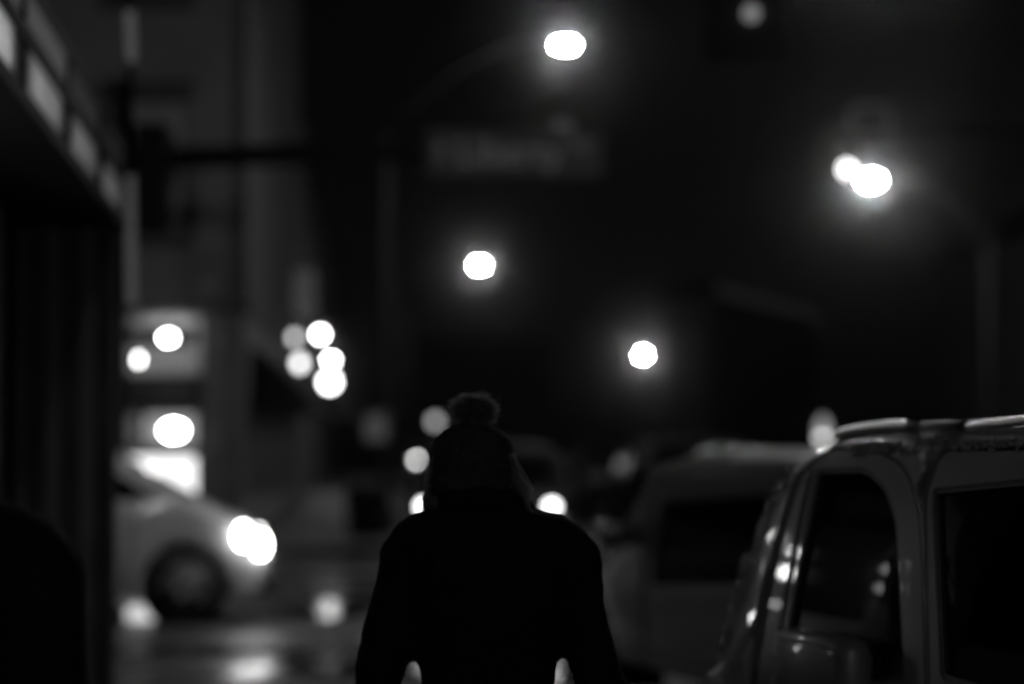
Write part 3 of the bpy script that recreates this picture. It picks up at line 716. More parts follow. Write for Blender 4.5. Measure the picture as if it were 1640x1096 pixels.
# lit shop windows: frame, pane, lamp
def lit_window(x0, x1, y0, y1, lev, nm):
    w_ = MB()
    a, b, c, d = lx(x0), lx(x1), zz(y1), zz(y0); t = .05
    w_.bbox(a-t, a, -.02, .06, c-t, d+t, .005).bbox(b, b+t, -.02, .06, c-t, d+t, .005).bbox(a, b, -.02, .06, d, d+t, .005).bbox(a, b, -.02, .06, c-t, c, .005)
    o = w_.build('shop_window', M_BLACK, cb)
    MB().box(a, b, .01, .02, c, d).build('pane', glow(nm, lev), o)
    return o
lit_window(100, 222, 664, 712, .1, 'pane_dim'); o = lit_window(233, 314, 664, 712, .3, 'pane_mid')
MB().ball((lx(280), -.09, zz(690)), .09, 2, (1.7,.5,1.1)).build('lamp', glow('shop_lamp', 40), o, True)
lit_window(120, 314, 732, 860, 1.6, 'pane_bright')
MB().bbox(lx(100), lx(322), .0, .3, .1, zz(868), .01).build('stall_riser', M_DARKSTONE, cb)
# flank: dark awning and display windows along the street
for k in range(3):
    y0 = 1.2 + k * 5; y1 = y0 + 4.2; xa, xb = sidepoly(y0)+.005, sidepoly(y1)+.005; zt = 3.0
    MB().add([(xa,y0,zt),(xb,y1,zt),(xb+.9,y1,zt-.75),(xa+.9,y0,zt-.75),(xa+.9,y0,zt-.95),(xb+.9,y1,zt-.95),(xa,y0,zt-.95),(xb,y1,zt-.95)],
       [(0,1,2,3),(3,2,5,4),(0,3,4,6),(1,7,5,2),(4,5,7,6)]).build('awning', M_BLACK, cb)
    MB().add([(xa+.01,y0+.2,.7),(xb+.01,y1-.2,.7),(xb+.01,y1-.2,2.0),(xa+.01,y0+.2,2.0)], [(0,1,2,3)]).build('display_pane', M_SHOPGLASS, cb)
# pilaster at the corner, pale
MB().bbox(lx(372), .06, -.06, .35, zz(480), HT-.2, .02).build('pilaster', mat('grimy_stone', .1, .8, noise=.2, nscale=2), cb)

# ------------------------------------------------------------------ farther building on the left with lamps over the pavement
BY = 53.0
fb = empty('terrace_building', (X0 + math.tan(ang)*18 - 1.3, BY, 0), 0)
tag(fb, 'farther dark terrace building at left with clustered globe lamps over the pavement', 'building')
s60 = math.tan(ang)*60
MB().add([(-8,0,.1),(0,0,.1),(s60,60,.1),(-8,60,.1),(-8,0,11),(0,0,11),(s60,60,11),(-8,60,11)],
   [(0,3,2,1),(4,5,6,7),(0,1,5,4),(1,2,6,5),(2,3,7,6),(3,0,4,7)]).build('wall', M_BRICK, fb)
MB().add([(-8,-.1,10.9),(.3,-.1,10.9),(s60+.3,60,10.9),(-8,60,10.9),(-8,-.1,11.4),(.3,-.1,11.4),(s60+.3,60,11.4),(-8,60,11.4)],
   [(0,3,2,1),(4,5,6,7),(0,1,5,4),(1,2,6,5),(2,3,7,6),(3,0,4,7)]).build('cornice', M_DARKSTONE, fb)
for k in range(8):
    for zf in (4.6, 7.8):
        y0 = 2 + k*7; xa = math.tan(ang)*y0 + .006; xb = math.tan(ang)*(y0+2) + .006
        MB().add([(xa,y0,zf),(xb,y0+2,zf),(xb,y0+2,zf+1.8),(xa,y0,zf+1.8)], [(0,1,2,3)]).build('window', M_DGLASS, fb)
# display windows low on its flank, softly lit
for (y0, y1, z0, z1, lev) in ((3,9,.55,1.25,.09),(10,17,.5,1.15,.17),(3,7,1.35,1.9,.03)):
    xa = math.tan(ang)*y0 + .01; xb = math.tan(ang)*y1 + .01
    MB().add([(xa,y0,z0),(xb,y1,z0),(xb,y1,z1),(xa,y0,z1)], [(0,1,2,3)]).build('display_pane', glow('display_%d' % int(lev*1000), lev), fb)
for (px, py, r_, lev) in ((472,541,.07,3.0), (480,582,.09,5.0)):      # wall lamps on the corner building's flank
    p = at(px, py, 45.5) - cb.location
    o = MB().ball(p, r_, 2, (1,1,1.25)).build('wall_lamp', glow('wall_lamp_%d' % px, lev), cb, True)
    MB().tube([p + Vector((0,0,r_)), p + Vector((0,0,r_+.1)), p + Vector((-.3,0,r_+.1))], .02, 8).build('lamp_bracket', M_BLACK, o)
GD = 70.0
br = empty('lamp_bracket', (at(500, 700, GD).x, GD, 0))
tag(br, 'cluster of white globe lamps on a bracket above the far left pavement', 'lamp')
bx0 = br.location.x
wallx = X0 + math.tan(ang)*(GD-35) - 1.3
def gl(px, py, r, lev, scl=(1,1,1)):
    p = at(px, py, GD); 
    o = MB().ball((p.x-bx0, 0, p.z), r, 2, scl).build('globe', glow('globe_%d' % int(lev*10), lev), br, True)
    MB().tube([(p.x-bx0, 0, p.z + r*.9), (p.x-bx0, .05, p.z + r + .12)], .025, 8).build('holder', M_BLACK, o)
gl(513,536,.09,60,(1,1,.8)); gl(530,577,.09,60,(1,1,.6)); gl(528,612,.2,13); 
for py in (528, 569, 598):
    z = at(500, py, GD).z
    MB().tube([(wallx-bx0, .06, z), (at(536, py, GD).x-bx0, .06, z)], .03, 8).build('arm', M_BLACK, br)
MB().tube([(at(537,690,GD).x-bx0, .08, .12), (at(537,520,GD).x-bx0, .08, at(537,515,GD).z)], .05, 10).build('post', M_BLACK, br)
bs = MB().bbox(at(470,470,48).x, at(503,470,48).x, 48, 48.2, at(480,508,48).z, at(480,432,48).z, .02).build('hanging_sign', glow('banner', .045))
tag(bs, 'tall dim lit banner sign on the left wall above the cluster of globe lamps', 'sign')
o = MB().tube([(X0-.6, 48.1, at(480,428,48).z), (at(505,470,48).x, 48.1, at(480,428,48).z)], .03, 8).build('bracket', M_BLACK); o.parent = bs

# ------------------------------------------------------------------ street lamps
def street_lamp(pole_xy, head, label, lev=900., base_z=.1, ht=None, size=1.0):
    """curved-arm lamp: pole at pole_xy, luminaire centre at head"""
    root = empty('street_lamp', (pole_xy[0], pole_xy[1], base_z)); tag(root, label, 'street lamp', 'street lamps with curved arms')
    h = Vector(head) - root.location; zt = ht or (h.z - 1.3)
    MB().lathe([(.16,0),(.16,.12),(.1,.2),(.085,.5),(.055,zt)], 14).build('pole', M_STEEL, root, True)
    MB().lathe([(.2,0),(.2,.04),(.17,.3),(.12,.36)], 12).build('base', M_STEEL, root, True)
    d = Vector((h.x, h.y, 0)); pts = []
    for k in range(13):
        t = k/12; pts.append(Vector((h.x*t*.93, h.y*t*.93, zt-.1 + (h.z + .06 - zt + .1) * math.sin(t*math.pi/2)**.9)))
    MB().tube(pts, [.055 - .02*k/12 for k in range(13)], 10).build('arm', M_STEEL, root, True)
    dx = d.normalized(); e = Vector((-dx.y, dx.x, 0))
    hd = MB(); rings = []
    for (t, wv, zt_, zb_) in ((-.42,.05,.05,-.01),(-.3,.1,.08,-.02),(-.05,.16,.11,-.02),(.2,.16,.09,-.02),(.34,.1,.05,-.01)):
        rings.append([h + dx*t + e*wv*math.cos(q) + Vector((0,0,(zt_ if math.sin(q) > 0 else -zb_)*math.sin(q) + .02)) for q in [2*math.pi*j/12 for j in range(12)]])
    hd.loft(rings); ho = hd.build('luminaire', M_STEEL, root, True)
    MB().ball(h + dx*.06 + Vector((0,0,-.025)), .15*size, 3, (1.0,.85,.34 if size < 1.3 else .7)).build('lens', glow('street_lens_%d' % int(lev), lev), ho, True)
    return root
L1 = at(899, 70, 38); P1 = at(617, 700, 38)
l1 = street_lamp((P1.x, 38), L1, 'street lamp with long curved arm above the street name sign', 900)
L2 = at(765, 424, 87); street_lamp((L2.x - 2.6, 87), L2, 'middle street lamp glowing straight above the walker, below the mast arm', 900)
L3 = at(1399, 286, 58); P3 = at(1585, 700, 58); street_lamp((P3.x, 58), L3, 'street lamp at right beside the small traffic light, its pole rising behind the vans', 1000, size=1.35)
L4 = at(1031, 568, 181); street_lamp((L4.x + 2.6, 181), L4, 'farthest small street lamp low at right of the walker', 1500, size=1.2)
street_lamp((-7.6, 20.2), (-5.4, 19.3, 7.0), 'added unseen street lamp beyond the left edge, lighting the pale car', 650)  # unseen lamp, added to light the turning car and shop front
street_lamp((-1.0, -11), (1.9, -11, 7.8), 'added unseen street lamp behind the viewer, lighting the vans', 1500)  # unseen lamp, added to light the vans and far facade
# pedestrian signal box on the first lamp's pole
pb = at(604, 686, 37.8)
ps = MB().bbox(pb.x-.24, pb.x+.2, pb.y-.1, pb.y+.1, pb.z-.25, pb.z+.25, .05).build('pedestrian_signal', mat('signal_housing', .06, .6)); tag(ps, 'small pedestrian signal box on the lamp pole left of the walker', 'signal')
o = MB().bbox(pb.x-.18, pb.x+.14, pb.y-.115, pb.y-.1, pb.z-.19, pb.z+.19, .004).build('signal_face', glow('ped_face', .05)); o.parent = ps
o = MB().tube([(pb.x, pb.y, pb.z), (P1.x, 38, pb.z)], .03, 8).build('bracket', M_BLACK); o.parent = ps

# ------------------------------------------------------------------ mast arm with its sign and signals
MY = 30.0
m0 = at(188, 700, MY); ms = empty('signal_mast', (m0.x, MY, .1)); tag(ms, 'black signal mast with long horizontal arm carrying the street name sign', 'mast')
za, ze = at(246, 256, MY).z - .1, at(700, 240, MY).z - .1
MB().lathe([(.2,0),(.2,.1),(.14,.2),(.11,za+1.0)], 14).build('pole', M_BLACK, ms, True)
MB().tube([(0,0,za), (at(700,240,MY).x-m0.x, 0, ze), (at(960,235,MY).x-m0.x, 0, ze+.05)], [.15,.125,.08], 12).build('arm', M_BLACK, ms, True)
MB().lathe([(.15,za-.18),(.16,za-.15),(.16,za+.15),(.15,za+.18)], 14).build('clamp', M_BLACK, ms, True)
def signal_head(name, c, yaw, label, lens=(None,None,None), s=1.0, cat='traffic light', plate=False):
    root = empty(name, c, yaw); tag(root, label, cat, 'traffic lights')
    hs = MB().bbox(-.17*s, .17*s, -.1*s, .12*s, -.53*s, .53*s, .03*s).build('housing', M_BLACK, root, True)
    if plate: MB().bbox(-.3*s, .3*s, .02*s, .035*s, -.66*s, .66*s, .004).build('backplate', M_BLACK, root)
    for k in range(3):
        z = (.34 - .34*k)*s
        lm = glow('signal_lens_%s' % str(lens[k]), lens[k]) if lens[k] else mat('unlit_lens', .08, .08)
        MB().lathe([(.001,-.135*s),(.08*s,-.125*s),(.125*s,-.105*s)], 18, 'Y', (0,0,z), cap=False).build('lens', lm, root, True)
        vz = MB(); n = 12; vs = []
        for j in range(n+1):
            q = math.pi*(-.12 + 1.24*j/n); vs += [(.145*s*math.cos(q), -.1*s, z+.145*s*math.sin(q)), (.145*s*math.cos(q), -.34*s + .06*s*(1-math.sin(max(0,min(math.pi,q)))), z+.145*s*math.sin(q)),]
        vz.add(vs, [(2*j,2*j+1,2*j+3,2*j+2) for j in range(n)])
        o = vz.build('visor', M_BLACK, root, True); md = o.modifiers.new('th', 'SOLIDIFY'); md.thickness = .006
    return root
hc = at(248, 288, MY - .3)
signal_head('traffic_signal', (hc.x - .02, MY-.28, hc.z), R(168), 'black traffic light seen from behind at the left end of the mast arm', (None,None,None), 1.3)
# street name sign
sg = empty('street_name_sign', (at(825,248,MY).x, MY-.12, at(825,248,MY).z)); tag(sg, 'street name sign on the mast arm, reading Liberty, its dim light put in as glow', 'street sign')
sw, sh = (970-682)/FPX*MY/2, (288-206)/FPX*MY/2
M_SIGN = glow('sign_face_glow', .0095)  # light on face and letters is put in as emission
MB().bbox(-sw, sw, -.03, .03, -sh, sh, .012).build('sign_box', M_STEEL, sg)
MB().box(-sw+.03, sw-.03, -.034, -.031, -sh+.03, sh-.03).build('sign_face', M_SIGN, sg)
def text(s_, x, z, size, name='lettering'):
    cu = bpy.data.curves.new(name, 'FONT'); cu.body = s_; cu.size = size; cu.align_x = 'CENTER'; cu.align_y = 'CENTER'; cu.extrude = .002
    t = bpy.data.objects.new('tmp', cu); C.objects.link(t)
    bpy.context.view_layer.update()
    me = bpy.data.meshes.new_from_object(t.evaluated_get(bpy.context.evaluated_depsgraph_get())); bpy.data.objects.remove(t)
    me.materials.clear(); me.materials.append(glow('sign_letter_glow', .05))
    o = bpy.data.objects.new(name, me); C.objects.link(o); o.parent = sg; o.location = (x, -.038, z); o.rotation_euler = (math.pi/2, 0, 0); return o
text('E', -.82*sw, .02, .26); text('Liberty', -.06*sw, .0, .46); text('St', .72*sw, .1, .24)
for x in (-sw*.7, sw*.7): MB().bbox(x-.03, x+.03, .03, .16, -.05, .12, .006).build('hanger', M_BLACK, sg)
sl = at(906, 207, MY-.2)
o = MB().bbox(sl.x-.16-sg.location.x, sl.x+.1-sg.location.x, -.2, .0, sh-.01, sh+.07, .03).build('sign_lamp', glow('sign_lamp', .055), sg)

# right-hand mast with small signal and sign
RY = 40.0
rm = empty('signal_mast', (at(1760,700,RY).x, RY, .1)); tag(rm, 'black signal mast at right edge whose arm reaches over to the small traffic light', 'mast')
zr = at(1400, 212, RY).z - .1
MB().lathe([(.2,0),(.2,.1),(.14,.2),(.11,zr+.3)], 14).build('pole', M_BLACK, rm, True)
MB().tube([(0,0,zr), (at(1320,212,RY).x - rm.location.x, 0, zr+.05)], [.11,.07], 10).build('arm', M_BLACK, rm, True)
sc3 = at(1352, 250, RY)
signal_head('traffic_signal', (sc3.x, RY-.25, sc3.z), 0, 'small traffic light with one lens lit beside the right street lamp', (.02,.03,6.), .78)
q = at(1395, 193, RY-.2)
o = MB(); 
for (a, b, c, d) in ((-.36,.36,.2,.28),(-.36,.36,-.28,-.2),(-.36,-.28,-.2,.2),(.28,.36,-.2,.2)): o.box(q.x+a, q.x+b, RY-.16, RY-.14, q.z+c, q.z+d)
so = MB().bbox(q.x-.34, q.x+.34, RY-.138, RY-.11, q.z-.27, q.z+.27, .004).build('lane_sign', M_BLACK); tag(so, 'small square sign with pale border above the right street lamp', 'sign')
o = o.build('border', mat('sign_border', .12, .7)); o.parent = so
# near signal hung from a span wire at the top of the frame
TY = 18.0; tp = at(1198, 27, TY)
ts = signal_head('traffic_signal', (tp.x, TY, tp.z+.34), R(4), 'unlit traffic light hanging from the span wire at the top edge', (None,None,None), 1.0, plate=True)
for ch in ts.children:
    if ch.name.startswith('lens') and ch.data.vertices[0].co.z < -.2: pass
tb = MB().ball((0,-.15,-.34), .06, 2, (1,.3,1)).build('bulb', glow('weak_signal', .25), ts, True)
MB().tube([(0,0,.53), (0,0,1.3)], .02, 8).build('hanger', M_BLACK, ts)
wz = tp.z + 1.4
swp = empty('span_wire_pole', (13.5, TY, .0)); tag(swp, 'steel pole and span wire holding the top traffic light', 'pole')
MB().lathe([(.2,0),(.15,.3),(.12,wz+.3)], 12).build('pole', M_STEEL, swp, True)
MB().tube([(0,0,wz+.1), (-13.5+tp.x, 0, wz), (-13.5-3.4, -3, wz+.2)], .012, 6).build('span_wire', M_BLACK, swp)

# lamp added on the same span wire, out of view, to rim hair and vans
hl_ = empty('added_hanging_lamp', (3.0, TY+1.7, wz - .05)); tag(hl_, 'added unseen lamp hung from the span wire, above the top edge', 'street lamp')
MB().tube([(0,-1.7,.1),(0,-.2,.06),(0,0,0),(0,0,-.1)], .02, 8).build('hanger', M_BLACK, hl_)
ho = MB().lathe([(.03,-.08),(.06,-.12),(.16,-.2),(.2,-.26),(.2,-.28)], 18).build('shade', M_BLACK, hl_, True)
MB().ball((0,0,-.28), .15, 3, (1,1,.55)).build('lens', glow('added_span_lens', 1300), ho, True)
# lantern behind the near van
lp = at(1318, 690, 50)
ln = empty('post_lantern', (lp.x, 50, .0)); tag(ln, 'short post lantern glowing just over the near van roof', 'lamp')
MB().lathe([(.09,0),(.09,.1),(.045,.2),(.04,lp.z-.3)], 12).build('post', M_BLACK, ln, True)
gq = MB().lathe([(.05,lp.z-.3),(.1,lp.z-.2),(.12,lp.z+.05),(.08,lp.z+.2),(.02,lp.z+.28)], 14).build('lantern_glass', glow('lantern_glass', .5), ln, True)
MB().ball((0,-.0,lp.z-.14), .12, 2, (1,1,.8)).build('bulb', glow('lantern_bulb', 3.0), ln, True)
# small lamp left of the hat
lp = at(697, 675, 60)
ln = empty('post_lantern', (lp.x, 60, .0)); tag(ln, 'dim post lantern left of the pom-pom down the street', 'lamp')
MB().lathe([(.09,0),(.09,.1),(.045,.2),(.04,lp.z-.14)], 12).build('post', M_BLACK, ln, True)
MB().ball((0,0,lp.z), .13, 2).build('globe', glow('lantern_dim', 1.1), ln, True)

# ------------------------------------------------------------------ buildings on the right, dark
def block(name, loc, rz, w_, d_, h_, label, m, band=None, nwin=6):
    r_ = empty(name, loc, rz); tag(r_, label, 'building')
    MB().box(0, w_, 0, d_, 0, h_).build('wall', m, r_)
    MB().bbox(-.3, w_+.3, -.3, d_+.3, h_-.85, h_, .05).build('cornice', M_BLACK, r_)
    if band: MB().bbox(0, w_, -.36, -.31, h_-.75, h_-.1, .01).build('cornice_glow_strip', band, r_)
    for i in range(nwin):
        for k in range(int(h_ // 3.4)):
            x = (i+.5)*w_/nwin
            wn = MB().box(x-.55, x+.55, -.05, .02, 1.2+k*3.3, 2.9+k*3.3).build('window', M_BLACK, r_)
            MB().box(x-.47, x+.47, -.07, -.055, 1.28+k*3.3, 2.82+k*3.3).build('pane', M_DGLASS, wn)
    return r_
pA = at(1138, 462, 127); pB = at(1310, 500, 156)
yw = math.atan2(156-127, pB.x-pA.x)
block('cornice_building', (pA.x, 127, 0), yw, (pB-pA).length, 2.5, pA.z+.4, 'dark building at right whose cornice, pale by put-in glow, slopes away', M_BRICK, glow('cornice_glow', .009), 4)  # cornice strip emits faintly in place of lamp light falling on it
block('dark_building', (17, 75, 0), 0, 30, 20, 9, 'dark low block behind the right lamp pole', M_DARKSTONE, None, 9)
block('end_building', (-10, 260, 0), 0, 14, 20, 12, 'far dark block closing the street left of centre', M_DARKSTONE, None, 6)
block('end_building', (12, 230, 0), 0, 18, 20, 10, 'far dark block behind the farthest street lamp', M_BRICK, None, 6)

# ------------------------------------------------------------------ people
def to_mesh(o, name, m, parent):
    bpy.context.view_layer.update()
    me = bpy.data.meshes.new_from_object(o.evaluated_get(bpy.context.evaluated_depsgraph_get()))
    bpy.data.objects.remove(o)
    me.materials.clear(); me.materials.append(m)
    me.polygons.foreach_set('use_smooth', [True]*len(me.polygons))
    r_ = bpy.data.objects.new(name, me); C.objects.link(r_); r_.parent = parent; return r_
def ell(c, rx, ry, n=24, pw=2.0):
    out = []
    for j in range(n):
        q = 2*math.pi*j/n; cx, sy = math.cos(q), math.sin(q)
        out.append(Vector(c) + Vector((rx*math.copysign(abs(cx)**(2/pw), cx), ry*math.copysign(abs(sy)**(2/pw), sy), 0)))
    return out
def remeshed(mb, name, m, parent, vox=.011, sm=4, folds=0.0):
    o = mb.build('tmp', m)
    md = o.modifiers.new('r', 'REMESH'); md.mode = 'VOXEL'; md.voxel_size = vox
    md = o.modifiers.new('s', 'SMOOTH'); md.iterations = sm; md.factor = .6
    if folds:
        tx = bpy.data.textures.new('folds', 'CLOUDS'); tx.noise_scale = .13; tx.noise_depth = 3
        md = o.modifiers.new('d', 'DISPLACE'); md.texture = tx; md.strength = folds; md.mid_level = .5; md.texture_coords = 'LOCAL'
    return to_mesh(o, name, m, parent)
def skin_body(joints, edges, radii, name, m, parent):
    me = bpy.data.meshes.new('tmp'); me.from_pydata(joints, edges, []); o = bpy.data.objects.new('tmp', me); C.objects.link(o)
    md = o.modifiers.new('skin', 'SKIN')
    for i, sv in enumerate(me.skin_vertices[0].data): sv.radius = (radii[i], radii[i]); sv.use_root = (i == 0)
    md2 = o.modifiers.new('sub', 'SUBSURF'); md2.levels = 2; md2.render_levels = 2
    return to_mesh(o, name, m, parent)
def person(loc, H, label, sh, arm, head_off=(0,0), hat=True, coat_m=None, face=0.0, stride=.16):
    """H scales a 1.60 m figure; sh shoulder half width; arm=(dx of left wrist, dx of right wrist)"""
    root = empty('person', loc); k = H / 1.6; root.scale = (1, 1, k); tag(root, label, 'person')
    hx, hy = head_off
    J = [(0,0,.82),(0,.01,.95),(0,.0,1.12),(0,-.01,1.28),(hx*.4,.0,1.36),(hx,.02,1.44),(hx,.03,1.49)]
    Rr = [.12,.115,.115,.12,.07,.05,.05]; E = [(0,1),(1,2),(2,3),(3,4),(4,5),(5,6)]
    for s_, fw in ((-1, stride), (1, -stride)):
        a = len(J); J += [(s_*.085,.0,.78),(s_*.09,fw*.75,.45),(s_*.09,fw*.9 - (.12 if fw < 0 else 0),.1),(s_*.1,fw*.9 + .13 - (.12 if fw < 0 else 0),.035)]
        Rr += [.085,.06,.042,.04]; E += [(0,a),(a,a+1),(a+1,a+2),(a+2,a+3)]
    wr = []
    for s_, dx in ((-1, arm[0]), (1, arm[1])):
        a = len(J); sx = s_*(sh-.06)
        J += [(sx,-.005,1.30),(dx*.6+sx*.4,-.03,1.06),(dx,.03,.82),(dx,.05,.755)]; Rr += [.055,.042,.032,.034]
        E += [(3,a),(a,a+1),(a+1,a+2),(a+2,a+3)]; wr.append((dx, s_))
        for fi, (oy, ln_) in enumerate(((.028,.07),(.01,.08),(-.01,.075),(-.028,.06))):
            b = len(J); J += [(dx-s_*.004,.05+oy,.725),(dx-s_*.012,.055+oy,.69),(dx-s_*.026,.058+oy,.725-ln_)]; Rr += [.0095,.0088,.0075]
            E += [(a+3,b),(b,b+1),(b+1,b+2)]
        b = len(J); J += [(dx-s_*.02,.085,.735),(dx-s_*.028,.098,.705)]; Rr += [.011,.009]; E += [(a+3,b),(b,b+1)]
    skin_body(J, E, Rr, 'body', M_SKIN, root)
    # head joined under one surface, with nose, chin and ears; it looks down the street (+y)
    hm = MB().ball((hx,.04,1.535), .1, 3, (.78,.98,1.14)); hm.ball((hx,.085,1.47), .05, 2, (.9,.9,.8)); hm.ball((hx,.145,1.52), .016, 2, (.8,1.2,1.5))
    for s_ in (-1,1): hm.ball((hx+s_*.078,.035,1.525), .024, 2, (.4,.8,1.2))
    hm.tube([(hx*.8,.01,1.40),(hx,.03,1.50)], .052, 14)
    hd = remeshed(hm, 'head', M_SKIN, root, .007, 3)
    for s_ in (-1,1): MB().ball((hx+s_*.032,.128,1.54), .011, 2).build('eye', M_BLACK, hd, True)
    MB().ball((hx,.132,1.487), .02, 2, (1.1,.3,.3)).build('mouth', M_BOOT, hd, True)
    # trousers and boots
    lg = MB()
    for s_, fw in ((-1, stride), (1, -stride)):
        an = Vector((s_*.09, fw*.9 - (.12 if fw < 0 else 0), .12))
        lg.tube([(s_*.08,0,.86),(s_*.087,fw*.3,.65),(s_*.09,fw*.75,.45),(s_*.09,(fw*.75+an.y)/2,.28),an], [.11,.098,.075,.066,.06], 14)
    lg.loft([ell((0,0,.78),.15,.115),ell((0,0,.95),.15,.115)])
    remeshed(lg, 'trousers', M_JEANS, root, .014, 4)
    for s_, fw in ((-1, stride), (1, -stride)):
        y = fw*.9 - (.12 if fw < 0 else 0)
        b = MB(); b.tube([(s_*.09,y,.2),(s_*.09,y,.06)], [.066,.06], 14); b.tube([(s_*.09,y-.05,.045),(s_*.095,y+.06,.045),(s_*.1,y+.16,.03)], [.045,.05,.035], 12)
        b.bbox(s_*.095-.045, s_*.095+.045, y-.09, y+.19, .0, .025, .01)
        remeshed(b, 'boot', M_BOOT, root, .01, 3)
    # coat: torso and sleeves as one surface
    ct = MB(); dxc = hx*.35
    rings = [((0,0,.62),.205,.165),((0,0,.75),.19,.16),((0,0,.9),.165,.145),((0,0,1.03),.152,.132),((0,-.005,1.12),.15,.135),((0,-.01,1.21),.163,.14),((0,-.012,1.31),.185,.14),((0,-.01,1.4),sh-.028,.118),((dxc*.5,-.005,1.44),sh*.74,.1),((dxc,.0,1.455),.115,.09),((dxc*1.5,.01,1.495),.094,.085)]
    ct.loft([ell(c, a, b, 28, 2.3) for c, a, b in rings])
    for s_, dx in ((-1, arm[0]), (1, arm[1])):
        sx = s_*(sh-.07); ex = dx*.72 + sx*.28
        ct.tube([(sx*.85,-.005,1.39),(sx+s_*.008,-.008,1.345),(sx*.75+ex*.25+s_*.008,-.015,1.25),(ex,-.03,1.06),(dx*.9+ex*.1,.0,.93),(dx,.03,.81)], [.066,.07,.062,.055,.052,.05], 18)
    ct.tube([(dxc*1.2-.09,.03,1.465),(dxc*1.2-.06,-.07,1.48),(dxc*1.2,-.1,1.485),(dxc*1.2+.06,-.07,1.48),(dxc*1.2+.09,.03,1.465)], .026, 10)
    co = remeshed(ct, 'coat', coat_m or M_COAT, root, .011, 5, .035)
    MB().tube([(0,-.143,1.27),(.004,-.149,1.1),(-.01,-.165,.9),(-.02,-.19,.63)], .0025, 6).build('back_seam', M_BLACK, co)
    return root, hx
def strands(name, gens, m, parent, r=.0006):
    mb = MB()
    for pts in gens: mb.tube(pts, [r*(1-.6*i/(len(pts)-1)) for i in range(len(pts))], 3, cap=False)
    return mb.build(name, m, parent, True)

PYD = 5.35
pc = at(782, 700, PYD)
kH = 1.0
walker, hx = person((pc.x, PYD, .12), 1.6*.92, 'walker seen from behind in dark coat and pom-pom knit hat', .238, (-.262, .268), head_off=(-.034, 0))
# --- knit hat
hz = 1.535
hp = [(.094,-.055),(.1,-.02),(.102,.02),(.0985,.055),(.089,.088),(.068,.112),(.036,.126),(.004,.131)]
hb = MB(); n = 48; rings = []
for (r_, h_) in hp:
    rings.append([Vector((hx + r_*.95*math.cos(q)*(1+.014*math.cos(q*18)), .035 + r_*1.12*math.sin(q)*(1+.014*math.cos(q*18)), hz + h_ - .012*math.cos(q)*(1 - (h_+.055)/.19))) for q in [2*math.pi*j/n for j in range(n)]])
hb.loft(rings, cap=True); hat = hb.build('knit_hat', M_KNIT, walker, True)
cf = MB(); rings = []
for (r_, h_) in ((.095,-.064),(.106,-.06),(.108,-.03),(.104,-.008),(.096,-.004)):
    rings.append([Vector((hx + r_*.95*math.cos(q)*(1+.01*math.cos(q*30)), .035 + r_*1.12*math.sin(q)*(1+.01*math.cos(q*30)), hz + h_ - .02*math.cos(q))) for q in [2*math.pi*j/60 for j in range(60)]])
cf.loft(rings, cap=False); cf.build('cuff', M_KNIT, hat, True)
rnd = random.Random(5); pcn = Vector((hx+.0, .03, hz+.158)); gens = []
MB().ball(pcn, .043, 3, (1.08,1,.78)).build('pom_core', M_KNIT, hat, True)
for i in range(2600):
    d = Vector((rnd.gauss(0,1), rnd.gauss(0,1), rnd.gauss(0,1))).normalized()
    d = Vector((d.x*1.08, d.y, d.z*.78)); L = .044 + rnd.random()*.014 + (.014 if rnd.random() < .03 else 0)
    side = Vector((rnd.gauss(0,.25), rnd.gauss(0,.25), rnd.gauss(0,.2) - .1))
    gens.append([pcn + d*.02, pcn + d*L*.6, pcn + (d + side*.5).normalized()*L*(.8 + .25*abs(d.x))])
strands('pom_pom', gens, M_FUR, hat, .0010)
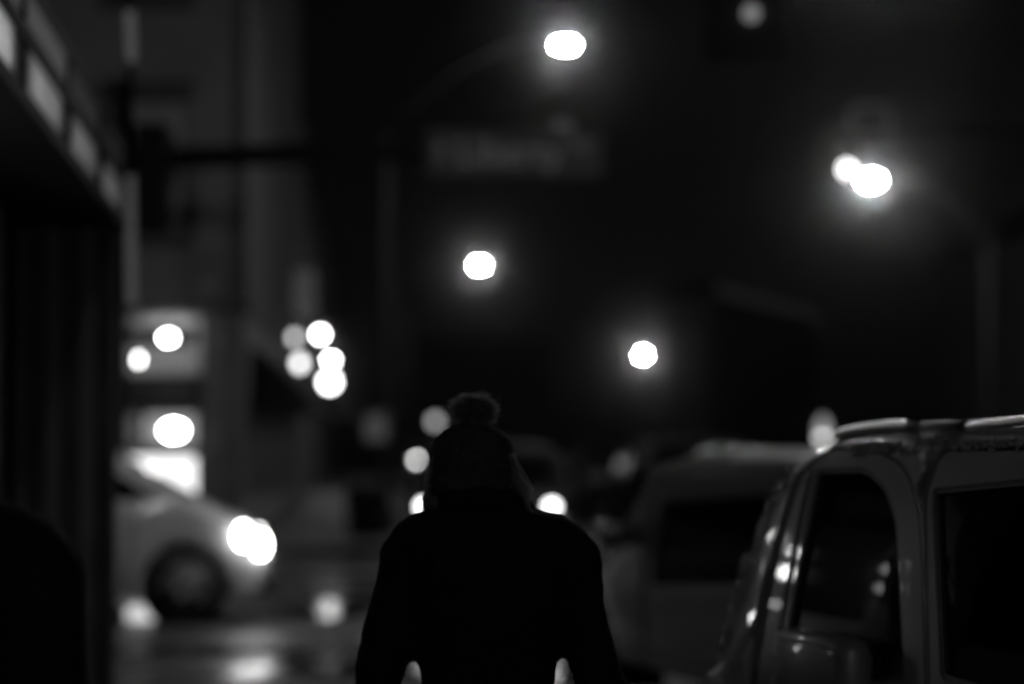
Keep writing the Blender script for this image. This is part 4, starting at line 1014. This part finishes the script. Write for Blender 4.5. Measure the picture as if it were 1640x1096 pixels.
# --- hair falling from under the hat, looser on the right
gens = []
for i in range(900):
    q = rnd.uniform(math.pi*.98, math.pi*2.06)             # round the back of the head
    a = Vector((hx + .094*math.cos(q), .035 + .105*math.sin(q), hz - .03 + rnd.uniform(-.02,.02)))
    out = rnd.uniform(-.004,.018) + (.02*rnd.random() if math.cos(q) > .45 else 0)
    b = a + Vector((math.cos(q)*out, math.sin(q)*out, -.06)); c = Vector((hx*.8 + .1*math.cos(q)+rnd.gauss(0,.008), .02 + .09*math.sin(q)+rnd.gauss(0,.006), 1.42))
    gens.append([a, b, (b+c)/2 + Vector((rnd.gauss(0,.008), rnd.gauss(0,.006), 0)), c])
for i in range(420):                                       # loose lock on the right
    a = Vector((hx + .085 + rnd.uniform(-.01,.008), .02 + rnd.uniform(-.05,.04), hz + rnd.uniform(.0,.06)))
    b = Vector((hx + .108 + rnd.gauss(0,.009), .0 + rnd.gauss(0,.02), hz - .03)); c = Vector((hx + .115 + rnd.gauss(0,.008), -.01 + rnd.gauss(0,.02), hz - .085)); d = Vector((hx + .15 + rnd.gauss(0,.012), -.02 + rnd.gauss(0,.02), hz - .135 + rnd.gauss(0,.008)))
    gens.append([a, b, c, d])
for i in range(60):
    a = Vector((hx - .088, .03 + rnd.uniform(-.05,.04), hz + rnd.uniform(-.03,.06))); b = a + Vector((-.012+rnd.gauss(0,.006), 0, -.05)); c = Vector((hx - .09 + rnd.gauss(0,.01), 0, hz - .11))
    gens.append([a, b, c])
strands('hair', gens, M_HAIR, walker, .0009)
sf = MB(); sf.tube([(hx*.8 + .094*math.cos(q), .02 + .088*math.sin(q), 1.475 + .01*math.sin(q*3)) for q in [math.pi*(.9+1.2*j/14) for j in range(15)]], [.026]*15, 10)
sf.build('scarf', M_SCARF, walker, True)

# --- second walker, cut by the left edge
p2 = at(-160, 700, 3.35)
w2, hx2 = person((p2.x, 3.35, .12), 1.555, 'dark figure cut off by the left edge, only shoulder and arm showing', .25, (-.25, .262), head_off=(0,0), coat_m=mat('dark_jacket', .006, .9, spec=.15, noise=.4, nscale=50))
hb = MB(); hb.ball((hx2,.025,1.56), .108, 3, (.8,.98,1.05))
hb.build('hair', mat('dark_hair', .01, .6), w2, True)

# ------------------------------------------------------------------ thin volume standing in for lens glow round the lamps
hz_o = MB().box(-120, 120, -40, 330, -1.0, 22).build('halo_volume', None); tag(hz_o, kind='stuff')
hm = bpy.data.materials.new('halo_scatter'); hm.use_nodes = True; nn = hm.node_tree.nodes; nn.clear()
pv_ = nn.new('ShaderNodeVolumePrincipled'); pv_.inputs['Color'].default_value = (.9,.9,.9,1); pv_.inputs['Density'].default_value = .0006; pv_.inputs['Anisotropy'].default_value = .993
oo = nn.new('ShaderNodeOutputMaterial'); hm.node_tree.links.new(pv_.outputs[0], oo.inputs['Volume']); hz_o.data.materials.append(hm)
